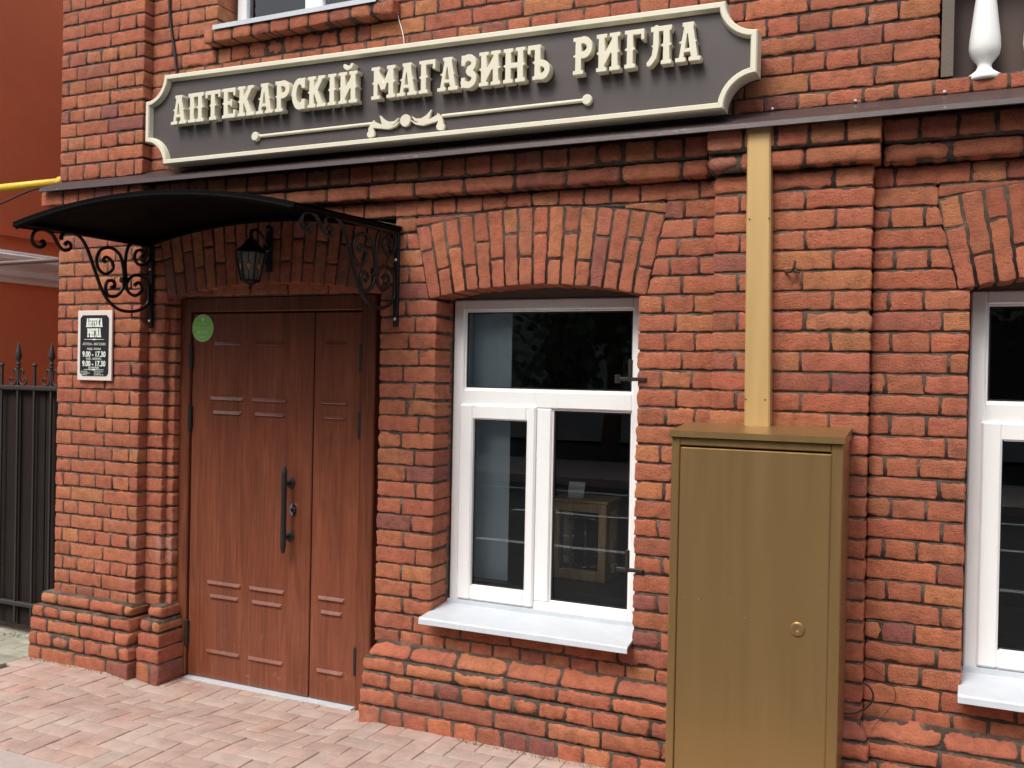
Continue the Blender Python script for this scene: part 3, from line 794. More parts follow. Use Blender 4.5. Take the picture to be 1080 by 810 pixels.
GL = {
 'А': [('s', .17, .03, .36, .97, .13), ('s', .63, .03, .45, .97, .2), ('b', .22, .58, .9, 1), ('b', .24, .6, .24, .33), ('b', .0, .33, 0, .1), ('b', .44, .82, 0, .1), ('c', [(.12, .5, .01), (.25, .5, .05)]), ('c', [(.68, .5, .01), (.55, .5, .05)])],
 'П': stem(.2, sw=.17)+stem(.62, sw=.17)+[('b', .03, .79, .87, 1)],
 'Т': stem(.38, top=False)+[('b', .0, .76, .87, 1), ('b', .0, .1, .76, 1), ('b', .66, .76, .76, 1)],
 'Е': stem(.2)+[('b', .1, .68, .87, 1), ('b', .1, .68, 0, .13), ('b', .58, .68, .74, 1), ('b', .58, .68, 0, .26), ('b', .2, .5, .44, .56), ('b', .44, .52, .38, .62)],
 'К': stem(.2)+[('s', .3, .45, .62, .93, .17), ('s', .34, .62, .62, .05, .2), ('b', .5, .8, .9, 1), ('b', .46, .84, 0, .1)],
 'Р': stem(.2)+[arc(.38, .72, .22, .2, 95, -95, .19), ('b', .2, .4, .83, 1), ('b', .2, .4, .43, .58)],
 'С': [arc(.38, .5, .25, .41, 60, 300, .2), ('b', .48, .64, .68, 1.0), ('b', .48, .64, .0, .32), ('b', .36, .6, .84, .98), ('b', .36, .6, .02, .16), ('c', [(.0, .5, .012), (.1, .5, .05)])],
 'І': stem(.2),
 'М': stem(.17, .16)+stem(.83, .2)+[('s', .2, .9, .5, .3, .19), ('s', .8, .9, .5, .3, .13), ('b', .0, .3, .9, 1), ('b', .7, 1.0, .9, 1)],
 'Г': stem(.2)+[('b', .1, .68, .87, 1), ('b', .58, .68, .72, 1)],
 'З': [arc(.33, .735, .21, .175, 150, -80, .19), arc(.33, .275, .23, .185, 80, -150, .19), ('b', .06, .2, .68, .98), ('b', .06, .2, .02, .32), ('b', .24, .4, .45, .56)],
 'И': stem(.2)+stem(.66)+[('s', .22, .2, .64, .8, .17)],
 'Н': stem(.2)+stem(.66)+[('b', .2, .66, .43, .57)],
 'Ъ': stem(.36, top=False)+[('b', .0, .46, .87, 1), ('b', .0, .1, .76, 1), arc(.5, .27, .22, .19, 95, -95, .19), ('b', .36, .52, .0, .17), ('b', .36, .52, .38, .53)],
 'Л': [('c', [(.26, .95, .09), (.25, .45, .09), (.20, .22, .085), (.06, .07, .075), (.02, .05, .07)]), ('b', .08, .75, .87, 1), ('c', [(.12, .5, .012), (.25, .5, .05)])]+stem(.6, sw=.15),
}
GL['Й'] = GL['И']+[arc(.43, 1.24, .17, .12, 200, 340, .12)]
GW = {'А': .82, 'П': .82, 'Т': .76, 'Е': .7, 'К': .84, 'Р': .7, 'С': .66, 'І': .4, 'М': 1.02, 'Г': .7, 'З': .66, 'И': .86, 'Й': .86, 'Н': .86, 'Ъ': .82, 'Л': .78}
GC = {}
def word(txt, xa, xb, z, H, y, depth, mat, parent, gap=.1, bev=.0015, name='letter', zslope=0., hres=.012, wt=.0):
    tot = sum(GW[c] for c in txt)+gap*(len(txt)-1); k = (xb-xa)/tot; x = xa
    for c in txt:
        if (c, hres, wt) not in GC:
            xs, zs, D = sdf_shape(GL[c], -.1, GW[c]+.15, -.1, 1.35, hres); GC[(c, hres, wt)] = contours(xs, zs, D, .006+wt)
        loops = [np.stack([L[:, 0]*k, L[:, 1]*H], -1) for L in GC[(c, hres, wt)]]
        curve_mesh(name, loops, depth, mat, parent, (x, y, z+zslope*(x-xa)), bev); x += (GW[c]+gap)*k

# ------------------------------------------------------------ main sign
SG = empty('shop_sign', (-2.2, -.1, 2.72), 'long dark taupe shop sign with cream frame and raised cream letters above the canopy', 'sign')
YB = -.135      # face of the board
def sign_outline(inset=0.):
    x0, x1, zb = -3.775+inset, -.640-inset, 2.732+inset
    zt = lambda x: 3.19-(x+3.77)*.014-inset
    r = .125; pts = []
    def cor(cx, cz, a0, a1):
        for i in range(13):
            t = rad(a0+(a1-a0)*i/12); pts.append((cx+(r+inset*.0)*math.cos(t), cz+r*math.sin(t)))
    cor(x0, zb, 90, 0); cor(x1, zb, 180, 90); cor(x1, zt(x1), 270, 180); cor(x0, zt(x0), 360, 270)
    return pts
from mathutils.geometry import tessellate_polygon
def flat_prism(b, pts, y0, y1):
    n = len(pts); tri = tessellate_polygon([[Vector((p[0], p[1], 0)) for p in pts]])
    V = [(p[0], y0, p[1]) for p in pts]+[(p[0], y1, p[1]) for p in pts]; F = []
    for t in tri:
        a, c, d = [Vector((*pts[i], 0)) for i in t]; t = t if (c-a).cross(d-a).z > 0 else t[::-1]
        F.append(tuple(t)); F.append(tuple(i+n for i in t[::-1]))
    for i in range(n): j = (i+1) % n; F.append((j, i, n+i, n+j))
    b.add(V, F)
part('board', 'board', SG, lambda b: flat_prism(b, sign_outline(.004), YB, YB+.1))
def sframe(b):
    # profile swept round the outline
    o0 = sign_outline(0); n = len(o0); cen = []
    P = [np.array(p) for p in o0]
    off = []
    for i in range(n):
        a, c, d = P[i-1], P[i], P[(i+1) % n]
        t1 = (c-a); t2 = (d-c); t1 /= np.linalg.norm(t1)+1e-9; t2 /= np.linalg.norm(t2)+1e-9
        n1 = np.array([-t1[1], t1[0]]); n2 = np.array([-t2[1], t2[0]]); m = n1+n2; m /= max(np.linalg.norm(m), .2); m /= max(.55, m@n1); off.append(m)
    pr = [(-.002, YB+.06), (-.002, YB-.022), (.003, YB-.028), (.020, YB-.028), (.024, YB-.022), (.027, YB-.006), (.029, YB+.002)]
    V = []; F = []; k = len(pr)
    for i in range(n):
        for (e, y) in pr: q = P[i]+off[i]*e; V.append((q[0], y, q[1]))
    for i in range(n):
        j = (i+1) % n
        for m in range(k-1): F.append((i*k+m, j*k+m, j*k+m+1, i*k+m+1)[::-1])
    b.add(V, F)
part('frame', 'cream', SG, sframe)
YL = YB-.050
ZL = 2.922
word('АПТЕКАРСКІЙ', -3.577, -2.445, ZL, .146, YL, .045, 'cream', SG, .09)
word('МАГАЗИНЪ', -2.368, -1.488, ZL+.002, .146, YL, .045, 'cream', SG, .08)
word('РИГЛА', -1.386, -.852, ZL+.002, .152, YL, .045, 'cream', SG, .13)
def orn(b):
    pass
def leafshape(s):
    f = lambda L: [(s*x, z, r*1.15+.0004) for x, z, r in L]
    return [('c', f([(.036, .012, .0015), (.055, -.004, .005), (.085, -.010, .009), (.115, .002, .010), (.128, .022, .004), (.134, .032, .002)])),
            ('c', f([(.03, -.004, .0015), (.055, -.02, .0035), (.09, -.026, .005), (.13, -.016, .008), (.165, -.006, .012)])),
            ('c', f([(.168, .012, .003), (.176, -.004, .008), (.184, -.024, .011), (.178, -.044, .014), (.188, -.046, .014)]))]
xs, zs, D = sdf_shape(leafshape(1)+leafshape(-1)+[('c', [(0, -.001, .027), (.0005, 0, .027)])], -.22, .22, -.08, .06, .0016)
curve_mesh('ornament', contours(xs, zs, D, 0.), .016, 'cream', SG, (-2.206, YB-.018, 2.824), .001)
for a, c in ((-3.06, -2.37), (-2.02, -1.335)): part('ornament_bar', 'cream', SG, lambda b: b.tube([(a, YB-.007, 2.827), (c, YB-.007, 2.827)], .0085, 12))
for x in (-3.063, -1.332): part('ornament_disc', 'cream', SG, lambda b: b.lathe((x, YB, 2.827), [(.022, 0), (.022, -.016), (.019, -.019)], 24, axis='y'))

# ------------------------------------------------------------ plaque
PL = empty('opening_hours_plaque', (-4.213, -.065, 1.6), 'small upright black plaque with pale border listing opening hours on the corner pier', 'plaque')
def P_(b): b.bevbox((-4.342, -.078, 1.602), (-4.083, -.0665, 1.988), .002)
part('plate', 'plaquewhite', PL, P_)
pb = []
x0, x1, z0, z1 = -4.320, -4.105, 1.626, 1.962; c_ = .018
oct_ = [(x0+c_, z0), (x1-c_, z0), (x1-c_*.4, z0+c_*.4), (x1, z0+c_), (x1, z1-c_), (x1-c_, z1), (x0+c_, z1), (x0, z1-c_), (x0, z0+c_)]
part('print_field', 'plaqueblack', PL, lambda b: b.poly_prism(oct_, -.0795, -.0775))
cx = (x0+x1)/2
word('АПТЕКА', cx-.062, cx+.062, 1.898, .045, -.0812, .0012, 'ink', PL, .03, 0, 'lettering', hres=.03, wt=.03)
word('РИГЛА', cx-.052, cx+.052, 1.842, .045, -.0812, .0012, 'ink', PL, .06, 0, 'lettering', hres=.03, wt=.03)
def text(s, x, z, h, mat, parent, y, width=None, bold=.0, name='lettering', align='CENTER', depth=.0006):
    cu = bpy.data.curves.new(name, 'FONT'); cu.body = s; cu.size = 1; cu.align_x = align; cu.offset = bold; cu.extrude = 0; cu.resolution_u = 3
    o = bpy.data.objects.new(name, cu); COL.objects.link(o); bpy.context.view_layer.update()
    me = bpy.data.meshes.new_from_object(o.evaluated_get(bpy.context.evaluated_depsgraph_get())); bpy.data.objects.remove(o); bpy.data.curves.remove(cu)
    co = np.zeros(len(me.vertices)*3); me.vertices.foreach_get('co', co); co = co.reshape(-1, 3)
    sz = co.max(0)-co.min(0); k = h/.72; kx = (width/sz[0]) if width else k
    off = np.array(parent_loc(parent)) if parent else np.zeros(3)
    W3 = np.stack([co[:, 0]*kx+x, np.full(len(co), y), co[:, 1]*k+z], -1)-off
    me.vertices.foreach_set('co', W3.ravel()); me.materials.clear(); me.materials.append(M[mat]); me.update()
    o = bpy.data.objects.new(name, me); COL.objects.link(o); o.parent = parent; return o
yt = -.0808
text('АПТЕКА - МАГАЗИН', cx, 1.796, .014, 'ink', PL, yt, .172)
text('ПОНЕД. - ПЯТНИЦА', cx, 1.771, .010, 'ink', PL, yt, .104, .02)
text('9.00 - 17.30', cx, 1.733, .030, 'ink', PL, yt, .176, .03)
text('СУББ. - ВОСКРЕС.', cx, 1.717, .010, 'ink', PL, yt, .118, .02)
text('9.00 - 17.30', cx, 1.681, .030, 'ink', PL, yt, .176, .03)
text('БЕЗ ПЕРЕРЫВА', cx, 1.667, .010, 'ink', PL, yt, .08, .02)
for z in (1.827, 1.660):
    part('rule', 'ink', PL, lambda b: b.poly_prism([(cx-.075, z), (cx-.015, z-.0005), (cx, z-.003), (cx+.015, z-.0005), (cx+.075, z), (cx+.075, z+.002), (cx+.015, z+.0025), (cx, z+.005), (cx-.015, z+.0025), (cx-.075, z+.002)], -.0808, -.0796))
for k, (a, t) in enumerate(((-4.312, ('АПТЕЧНЫЙ', 'СПРАВКА', 'АДРЕС')), (-4.211, ('ТЕЛЕФОН', 'МАГАЗИН', 'ЗАКАЗ')))):
    for i, s in enumerate(t):
        text(s, a, 1.648-i*.0085, .0055, 'ink', PL, yt, .05+.02*((i+k) % 2), .01, align='LEFT')

# ------------------------------------------------------------ sticker
ST = empty('round_sticker', (-3.595, YD-.001, 1.8975), 'round green sticker with white print on the top left corner of the brown door', 'sticker')
part('disc', 'green', ST, lambda b: b.lathe((-3.595, YD-.0006, 1.8975), [(.0735, 0), (.0735, -.0008)], 48, axis='y'))
def ring(b):
    n = 48; V = []; F = []
    for r in (.0735, .0705):
        for i in range(n): t = 2*math.pi*i/n; V.append((-3.595+r*math.cos(t), YD-.0018, 1.8975+r*math.sin(t)))
    for i in range(n): j = (i+1) % n; F.append((i, j, n+j, n+i))
    b.add(V, F)
part('rim_print', 'ink', ST, ring)
part('logo_print', 'ink', ST, lambda b: b.lathe((-3.595, YD-.0014, 1.945), [(.0115, 0), (.0115, -.0006)], 20, axis='y'))
yk = YD-.0022
text('ВХОД', -3.595, 1.918, .010, 'ink', ST, yk, .055, .02, 'print_line'); text('КРУГЛОСУТОЧНО', -3.600, 1.892, .012, 'ink', ST, yk, .115, .01, 'print_line')
text('24 ЧАС', -3.595, 1.870, .016, 'ink', ST, yk, .075, .04, 'print_line'); text('звоните', -3.593, 1.846, .010, 'ink', ST, yk, .05, .0, 'print_line')

# ------------------------------------------------------------ canopy
CN = empty('door_canopy', (-3.1, 0, 2.35), 'black arched entrance canopy on wrought iron scroll brackets over the brown door', 'canopy')
XL, XR, DC = -3.905, -2.30, .82
def arcz(u, y):   # u -1..1
    k = -y/DC; base = 2.362*(1-k)+2.334*k; h = .093; Rq = (1+h*h/(.8*.8))*.8*.8/(2*h)
    x = u*.8025; return base+math.sqrt(Rq*Rq-x*x)-math.sqrt(Rq*Rq-.8025**2)
def sheet(b):
    n = 32; th = .006; V = []; F = []
    ys = [0.005, -.4, -DC]
    for y in ys:
        for i in range(n+1):
            u = -1+2*i/n; x = -3.1025+u*.8025; z = arcz(u, y); V += [(x, y, z+th), (x, y, z)]
    w = 2*(n+1)
    for j in range(len(ys)-1):
        for i in range(n):
            a = j*w+2*i; F += [(a, a+w, a+w+2, a+2), (a+1, a+3, a+w+3, a+w+1)]
    b.add(V, F)
part('roof_sheet', 'canopy', CN, sheet, True)
def cframe(b):
    for y in (-.012, -DC+.008):
        b.tube([(-3.1025+u*.79, y, arcz(u, y)-.014) for u in np.linspace(-1, 1, 33)], .0125, 8)
    for u in (-.985, .985): b.tube([(-3.1025+u*.8025, y, arcz(u, y)-.010) for y in (-.012, -.4, -DC+.008)], .0125, 8)
    # upstanding edge strip on the front arc
    V = []; F = []; n = 32
    for i in range(n+1):
        u = -1+2*i/n; x = -3.1025+u*.8025; z = arcz(u, -DC); V += [(x, -DC-.002, z-.016), (x, -DC-.002, z+.007), (x, -DC+.004, z+.007), (x, -DC+.004, z-.016)]
    for i in range(n):
        for k in range(4): F.append((4*i+k, 4*i+(k+1) % 4, 4*i+4+(k+1) % 4, 4*i+4+k)[::-1])
    F.append((0, 1, 2, 3)); b.add(V, F)
part('roof_frame', 'canopy', CN, cframe)
BA = [(.703, 2.259), (.69, 2.271), (.68, 2.256), (.7, 2.239), (.735, 2.244), (.75, 2.275), (.731, 2.312), (.686, 2.325), (.639, 2.308), (.607, 2.266), (.575, 2.242), (.537, 2.253), (.535, 2.276), (.554, 2.284), (.567, 2.269)]
BB = [(.591, 2.291), (.581, 2.32), (.536, 2.333), (.478, 2.318), (.434, 2.264), (.39, 2.171), (.344, 2.076), (.29, 2.009), (.216, 1.975), (.122, 1.977), (.046, 2.013), (.024, 2.076), (.038, 2.135), (.088, 2.168), (.145, 2.161), (.182, 2.121), (.172, 2.077), (.124, 2.059), (.086, 2.085), (.081, 2.116), (.106, 2.131), (.129, 2.114)]
BC = [(.321, 2.215), (.338, 2.223), (.316, 2.24), (.28, 2.22), (.275, 2.184), (.319, 2.153), (.364, 2.174), (.377, 2.229), (.348, 2.276), (.286, 2.291), (.231, 2.262), (.206, 2.199), (.201, 2.133), (.209, 2.089), (.245, 2.049), (.299, 2.044), (.318, 2.078), (.31, 2.115), (.274, 2.123), (.259, 2.101), (.282, 2.085)]
BD = [(.187, 2.105), (.194, 2.223), (.182, 2.298), (.149, 2.335), (.092, 2.342), (.043, 2.331), (.026, 2.288), (.05, 2.24), (.099, 2.226), (.132, 2.252), (.125, 2.29), (.091, 2.305), (.067, 2.286), (.09, 2.265)]
def bracket(x, yw):
    b = MB()
    b.bevbox((x-.013, yw-.022, 1.893), (x+.013, yw-.004, 2.352), .003)
    b.bevbox((x-.012, -.80, 2.326), (x+.012, yw-.023, 2.342), .003)
    o = b.build('bracket', 'black', CN)
    for L in (BA, BB, BC, BD):
        pts = [(x, -min(p[0], 9) if p[0] > -yw+.03 else yw-.03, p[1]) for p in catmull(L, 6)]
        n = len(pts); part('scroll', 'black', o, lambda q: q.tube(pts, [(.0088 if 3 < i < n-4 else .011) for i in range(n)], 8), True)
    part('collar', 'black', o, lambda q: q.bevbox((x-.014, -.222, 2.118), (x+.014, -.175, 2.15), .005))
    for z in (2.21, 1.93): part('screw', 'screw', o, lambda q: q.lathe((x, yw-.022, z), [(.0075, 0), (.0075, -.003), (.004, -.006)], 10, axis='y'))
bracket(-3.868, 0.0); bracket(-2.322, 0.)

# ------------------------------------------------------------ wall lantern
LN = empty('wall_lantern', (-3.078, 0, 2.16), 'black six sided wall lantern with patterned glass hanging under the canopy above the door', 'lantern')
def lp(b):
    b.bevbox((-3.098, -.014, 2.17), (-3.058, -.004, 2.40), .006); b.lathe((-3.078, -.014, 2.30), [(.03, 0), (.03, -.012), (.02, -.02)], 16, axis='y')
    b.lathe((-3.078, -.012, 2.395), [(.012, 0), (.016, -.01), (.004, -.02)], 12, axis='y')
part('wall_plate', 'black', LN, lp)
LX, LY = -3.078, -.150
part('arm', 'black', LN, lambda b: (b.tube(catmull([(LX, -.02, 2.30), (LX, -.06, 2.345), (LX, -.11, 2.372), (LX, -.15, 2.36), (LX, -.15, 2.33)], 6), .007, 8), b.tube(catmull([(LX, -.02, 2.2), (LX, -.055, 2.225), (LX, -.06, 2.27), (LX, -.03, 2.29)], 6), .005, 6)), True)
hexr = [(.072, 2.252), (.047, 2.118)]
part('lantern_roof', 'black', LN, lambda b: b.lathe((LX, LY, 0), [(.078, 2.250), (.08, 2.256), (.06, 2.278), (.035, 2.298), (.026, 2.318), (.012, 2.325), (.008, 2.345), (.012, 2.355), (.004, 2.37)], 6))
part('lantern_glass', 'lampglass', LN, lambda b: b.lathe((LX, LY, 0), [(.043, 2.12), (.068, 2.25)], 6))
def lf(b):
    for k in range(6):
        w = 2*math.pi*(k+.5)/6
        b.tube([(LX+.045*math.cos(w), LY+.045*math.sin(w), 2.116), (LX+.071*math.cos(w), LY+.071*math.sin(w), 2.252)], .0045, 6)
        w2 = 2*math.pi*(k+1)/6; e = lambda r, z, dw=0: (LX+r*math.cos(w2+dw), LY+r*math.sin(w2+dw), z)
        b.tube([e(.053, 2.205), e(.050, 2.188, .28), e(.047, 2.165), e(.050, 2.188, -.28), e(.053, 2.205)], .002, 5)
        b.tube([e(.062, 2.25), e(.054, 2.205)], .002, 5); b.tube([e(.047, 2.165), e(.039, 2.12)], .002, 5)
    b.lathe((LX, LY, 0), [(.003, 2.073), (.009, 2.08), (.004, 2.09), (.02, 2.10), (.048, 2.112), (.05, 2.12)], 6)
part('lantern_frame', 'black', LN, lf)
part('lantern_bulb', 'baluster', LN, lambda b: b.lathe((LX, LY, 2.16), [(.01, -.02), (.018, 0), (.02, .03), (.012, .06)], 12), True)
for k in range(6):
    def la(b):
        w2 = 2*math.pi*(k+1)/6; V = [(LX+r*math.cos(w2+dw), LY+r*math.sin(w2+dw), z) for r, z, dw in ((.0545, 2.205, 0), (.0515, 2.188, .25), (.0485, 2.165, 0), (.0515, 2.188, -.25))]
        b.add(V, [(0, 1, 2, 3)])
    part('amber_diamond', 'amber', LN, la)

# ------------------------------------------------------------ gas cabinet and trunking
GB = empty('metal_cabinet', (-.6, -.17, .1), 'tall bronze painted metal wall cabinet with a closed door below the gold cable trunking', 'cabinet')
BX0, BX1, BY, BZ0, BZ1 = -.889, -.277, -.36, .06, 1.455
def cab(b):
    w = .032
    b.bevbox((BX0, BY, BZ0), (BX0+w, -.062, BZ1), .004); b.bevbox((BX1-w-.008, BY, BZ0), (BX1, -.062, BZ1), .004)
    b.bevbox((BX0+w, BY+.001, BZ1-.03), (BX1-w-.008, -.063, BZ1-.001), .003); b.bevbox((BX0+w, BY+.001, BZ0+.001), (BX1-w-.008, -.063, BZ0+.04), .003)
    b.box((BX0+w, -.09, BZ0+.03), (BX1-w-.008, -.064, BZ1-.03))
part('cabinet_body', 'bronze', GB, cab)
def lid(b):
    V = [(BX0-.006, BY-.012, BZ1), (BX1+.006, BY-.012, BZ1), (BX1+.006, -.063, BZ1), (BX0-.006, -.063, BZ1), (BX0-.006, BY-.012, BZ1+.024), (BX1+.006, BY-.012, BZ1+.024), (BX1+.006, -.063, BZ1+.045), (BX0-.006, -.063, BZ1+.045)]
    b.add(V, [(0, 3, 2, 1), (4, 5, 6, 7), (0, 1, 5, 4), (1, 2, 6, 5), (2, 3, 7, 6), (3, 0, 4, 7)])
    b.box((BX0-.006, BY-.0135, BZ1+.0015), (BX1+.006, BY-.0125, BZ1+.019))
part('cabinet_lid', 'bronze', GB, lid)
cdm = part('cabinet_door', 'bronze', GB, lambda b: b.bevbox((BX0+.035, BY-.004, BZ0+.05), (BX1-.038, BY+.02, BZ1-.037), .004))
part('lock_cover', 'bronze', cdm, lambda b: b.lathe((-.418, BY-.004, .790), [(.026, 0), (.026, -.003), (.023, -.006), (.008, -.0065), (.006, -.0045), (0.0005, -.0045)], 32, axis='y'), True)
CH_ = empty('cable_trunking', (-.627, -.06, 1.5), 'straight gold painted cable trunking rising from the bronze cabinet to the flashing', 'cable trunking')
def trunk(b):
    V = []
    for z, a, c in ((1.495, -.664, -.566), (2.654, -.677, -.587)):
        for (x, y) in ((a, -.063), (a, -.118), (a+.006, -.124), (c-.006, -.124), (c, -.118), (c, -.063)): V.append((x, y, z))
    b.add(V, [(i, (i+1) % 6, 6+(i+1) % 6, 6+i) for i in range(6)]+[(5, 4, 3, 2, 1, 0), (6, 7, 8, 9, 10, 11)])
part('trunking_cover', 'gold', CH_, trunk)
for z in (2.30, 1.60):
    for x in (-.660, -.586): part('screw', 'brownpipe', CH_, lambda b: b.lathe((x, -.124, z), [(.004, 0), (.004, -.002), (.002, -.003)], 8, axis='y'))

# ------------------------------------------------------------ small fixtures
def wire(name, pts, r, mat, label, cat, k=6):
    b = MB(); b.tube(catmull(pts, k), r, 6); o = b.build(name, mat, None, True); tag(o, label, cat); return o
wire('wall_cable', [(-3.79, -.008, 4.2), (-3.775, -.01, 3.66), (-3.76, -.008, 3.5), (-3.73, -.01, 3.36), (-3.705, -.012, 3.2)], .007, 'cable', 'thin black cable running down the bricks to the top left of the sign', 'cable')
wire('wall_wire', [(-2.43, -.06, 3.48), (-2.36, -.012, 3.43), (-2.34, -.01, 3.36), (-2.31, -.012, 3.27), (-2.30, -.015, 3.20)], .0025, 'screw', 'thin pale wire hanging from the upper window sill to the sign', 'wire')
wire('cable_loop', [(-.29, -.08, .42), (-.24, -.075, .425), (-.19, -.07, .46), (-.175, -.068, .50), (-.19, -.066, .53), (-.215, -.065, .545)], .0035, 'cable', 'black cable loop sticking out from behind the bronze cabinet at lower right', 'cable')
wire('thin_wire', [(-.22, -.07, .62), (-.16, -.02, .575), (-.11, -.014, .53), (-.10, -.016, .48), (-.13, -.02, .43), (-.18, -.07, .37)], .0013, 'cable', 'hair thin dark wire curling faintly over the bricks right of the bronze cabinet', 'wire')
b = MB(); b.tube(catmull([(-.53, -.063, 2.10), (-.51, -.085, 2.095), (-.495, -.09, 2.11), (-.49, -.085, 2.135)], 5), .0055, 6); b.tube([(-.50, -.055, 2.12), (-.485, -.1, 2.095), (-.47, -.102, 2.088)], .005, 6)
tag(b.build('wall_hook', 'rust'), 'small rusty iron hook sticking out of the pilaster right of the gold trunking', 'hook')

# ------------------------------------------------------------ scales in a case, card
SCN = empty('scales_case', (-1.56, .6, .675), 'oak and glass case with a balance, behind the lower right pane of the centre window', 'display case')
a0, a1, b0, b1, z0, z1 = -1.700, -1.420, .48, .68, .677, 1.058
def case(b):
    w = .04
    for x in (a0, a1-w):
        for y in (b0, b1-w): b.bevbox((x, y, z0), (x+w, y+w, z1), .003)
    for y in (b0, b1-w):
        b.bevbox((a0+w, y+.001, z0), (a1-w, y+w-.001, z0+.05), .003); b.bevbox((a0+w, y+.001, z1-.045), (a1-w, y+w-.001, z1), .003)
    for x in (a0, a1-w):
        b.bevbox((x+.001, b0+w, z0), (x+w-.001, b1-w, z0+.05), .003); b.bevbox((x+.001, b0+w, z1-.045), (x+w-.001, b1-w, z1), .003)
    b.bevbox((a0-.012, b0-.012, z1), (a1+.012, b1+.012, z1+.016), .004)
part('case_frame', 'oak', SCN, case)
part('case_pane', 'caseglass', SCN, boxes([((a0+.04, b0+.018, z0+.05), (a1-.04, b0+.022, z1-.045))]))
part('case_back', 'plastic_black', SCN, boxes([((a0+.04, b1-.015, z0+.05), (a1-.04, b1-.01, z1-.045))]))
xm = (a0+a1)/2; ym = .58
def scal(b):
    b.tube([(xm, ym, z0+.03), (xm, ym, z1-.09)], .006, 8); b.tube([(xm-.09, ym, z1-.10), (xm, ym, z1-.085), (xm+.09, ym, z1-.10)], .006, 8)
    for s in (-1, 1):
        b.tube([(xm+s*.085, ym, z1-.1), (xm+s*.085, ym, z0+.12)], .0015, 5); b.lathe((xm+s*.085, ym, z0+.10), [(.005, 0), (.03, .008), (.034, .016)], 16)
    b.lathe((xm, ym, z0+.05), [(.06, 0), (.06, .012), (.03, .02)], 20)
part('balance', 'chrome', SCN, scal, True)
cdd = MB(); V = [(-1.64, .53, 1.0745), (-1.56, .54, 1.0745), (-1.56, .56, 1.15), (-1.64, .55, 1.15)]
cdd.add(V+[(x, y+.004, z) for x, y, z in V], [(0, 1, 2, 3), (7, 6, 5, 4), (1, 0, 4, 5), (2, 1, 5, 6), (3, 2, 6, 7), (0, 3, 7, 4)])
tag(cdd.build('paper_card', 'white'), 'small white card leaning on top of the oak scales case', 'card')
wire('hanging_chain', [(-1.56, .46, .681), (-1.55, .41, .685), (-1.565, .36, .681)], .003, 'chrome', 'thin metal chain lying in front of the oak scales case', 'chain')

# ------------------------------------------------------------ gate
GT = empty('iron_gate', (-5.1, .1, .05), 'dark wrought iron gate with spear tips and solid panel left of the corner pier', 'gate')
gx0, gx1 = -5.78, -4.545
def rails(b):
    b.bevbox((gx0, .085, 1.53), (gx1, .115, 1.556), .004)
part('rail', 'gate', GT, rails); part('rail', 'gate', GT, lambda b: b.bevbox((gx0, .085, .222), (gx1, .115, .248), .004)); part('post', 'gate', GT, lambda b: b.bevbox((gx1-.03, .08, .06), (gx1, .12, 1.53), .004))
part('panel', 'gatepanel', GT, lambda b: [b.bevbox((gx0+.105*i, .122+.006*(i % 2), .10), (min(gx0+.105*(i+1), gx1-.03), .132+.006*(i % 2), 1.528), .002) for i in range(12)])
xb = -4.76; k = 0
while xb > gx0+.03:
    zt = 1.675
    if k % 2 == 0:
        part('bar', 'gate', GT, lambda b: b.bevbox((xb-.007, .093, .12), (xb+.007, .107, 1.70), .002))
        part('spear', 'gate', GT, lambda b: b.lathe((xb, .1, 1.66), [(.010, 0), (.015, .006), (.010, .012), (.010, .018), (.016, .026), (.010, .034), (.009, .045), (.017, .06), (.020, .075), (.013, .11), (.005, .145), (.001, .158)], 12), True)
        for s in (-1, 1):
            L = [(s*.028, 1.635), (s*.036, 1.642), (s*.030, 1.652), (s*.018, 1.642), (s*.020, 1.622), (s*.012, 1.60), (s*.016, 1.58), (s*.034, 1.563), (s*.058, 1.566), (s*.066, 1.585), (s*.056, 1.598), (s*.048, 1.588)]
            L = [(s*.038, 1.630), (s*.046, 1.638), (s*.040, 1.652), (s*.022, 1.650), (s*.013, 1.625), (s*.012, 1.595), (s*.022, 1.570), (s*.045, 1.560), (s*.066, 1.568), (s*.074, 1.588), (s*.064, 1.602), (s*.052, 1.595), (s*.056, 1.586)]
            part('scroll', 'gate', GT, lambda b: b.tube(catmull([(xb+p[0], .1, p[1]) for p in L], 4), .0055, 6), True)
    else:
        part('bar', 'gate', GT, lambda b: (b.bevbox((xb-.007, .093, .12), (xb+.007, .107, 1.67), .002), b.lathe((xb, .1, 1.67), [(.008, 0), (.013, .006), (.014, .012), (.010, .02), (.002, .023)], 10)))
    xb -= .1425; k += 1

# ------------------------------------------------------------ neighbour building, pipes
NB = empty('stucco_building', (-7, 3, 0), 'orange red stucco building with pale moulded cornice band behind the iron gate', 'building')
part('wall', 'redstucco', NB, boxes([((-9.5, .25, -.05), (-5.8, 9, 6.5))]))
def corn(b):
    pr = [(0, 2.245), (.02, 2.25), (.02, 2.285), (.045, 2.295), (.05, 2.325), (.035, 2.335), (.035, 2.36), (.075, 2.385), (.085, 2.40), (.085, 2.43), (.06, 2.44), (.06, 2.452), (0, 2.47)]
    V = []; F = []; n = len(pr)
    for y in (.25, 9): V += [(-5.8+p, y, z) for p, z in pr]
    for i in range(n-1): F.append((i, n+i, n+i+1, i+1)[::-1])
    b.add(V, F)
part('cornice_band', 'whitestucco', NB, corn)
part('string_ledge', 'redstucco', NB, boxes([((-5.799, .252, 2.565), (-5.765, 8.9, 2.588))]))
pb = MB(); pb.tube([(-5.85, .02, 2.735), (-4.50, .02, 2.742)], .024, 14); pb.tube([(-4.62, .02, 2.742), (-4.58, .02, 2.742)], .031, 14)
tag(pb.build('gas_pipe', 'yellow', None, True), 'bright yellow gas pipe running left from the building corner', 'pipe')
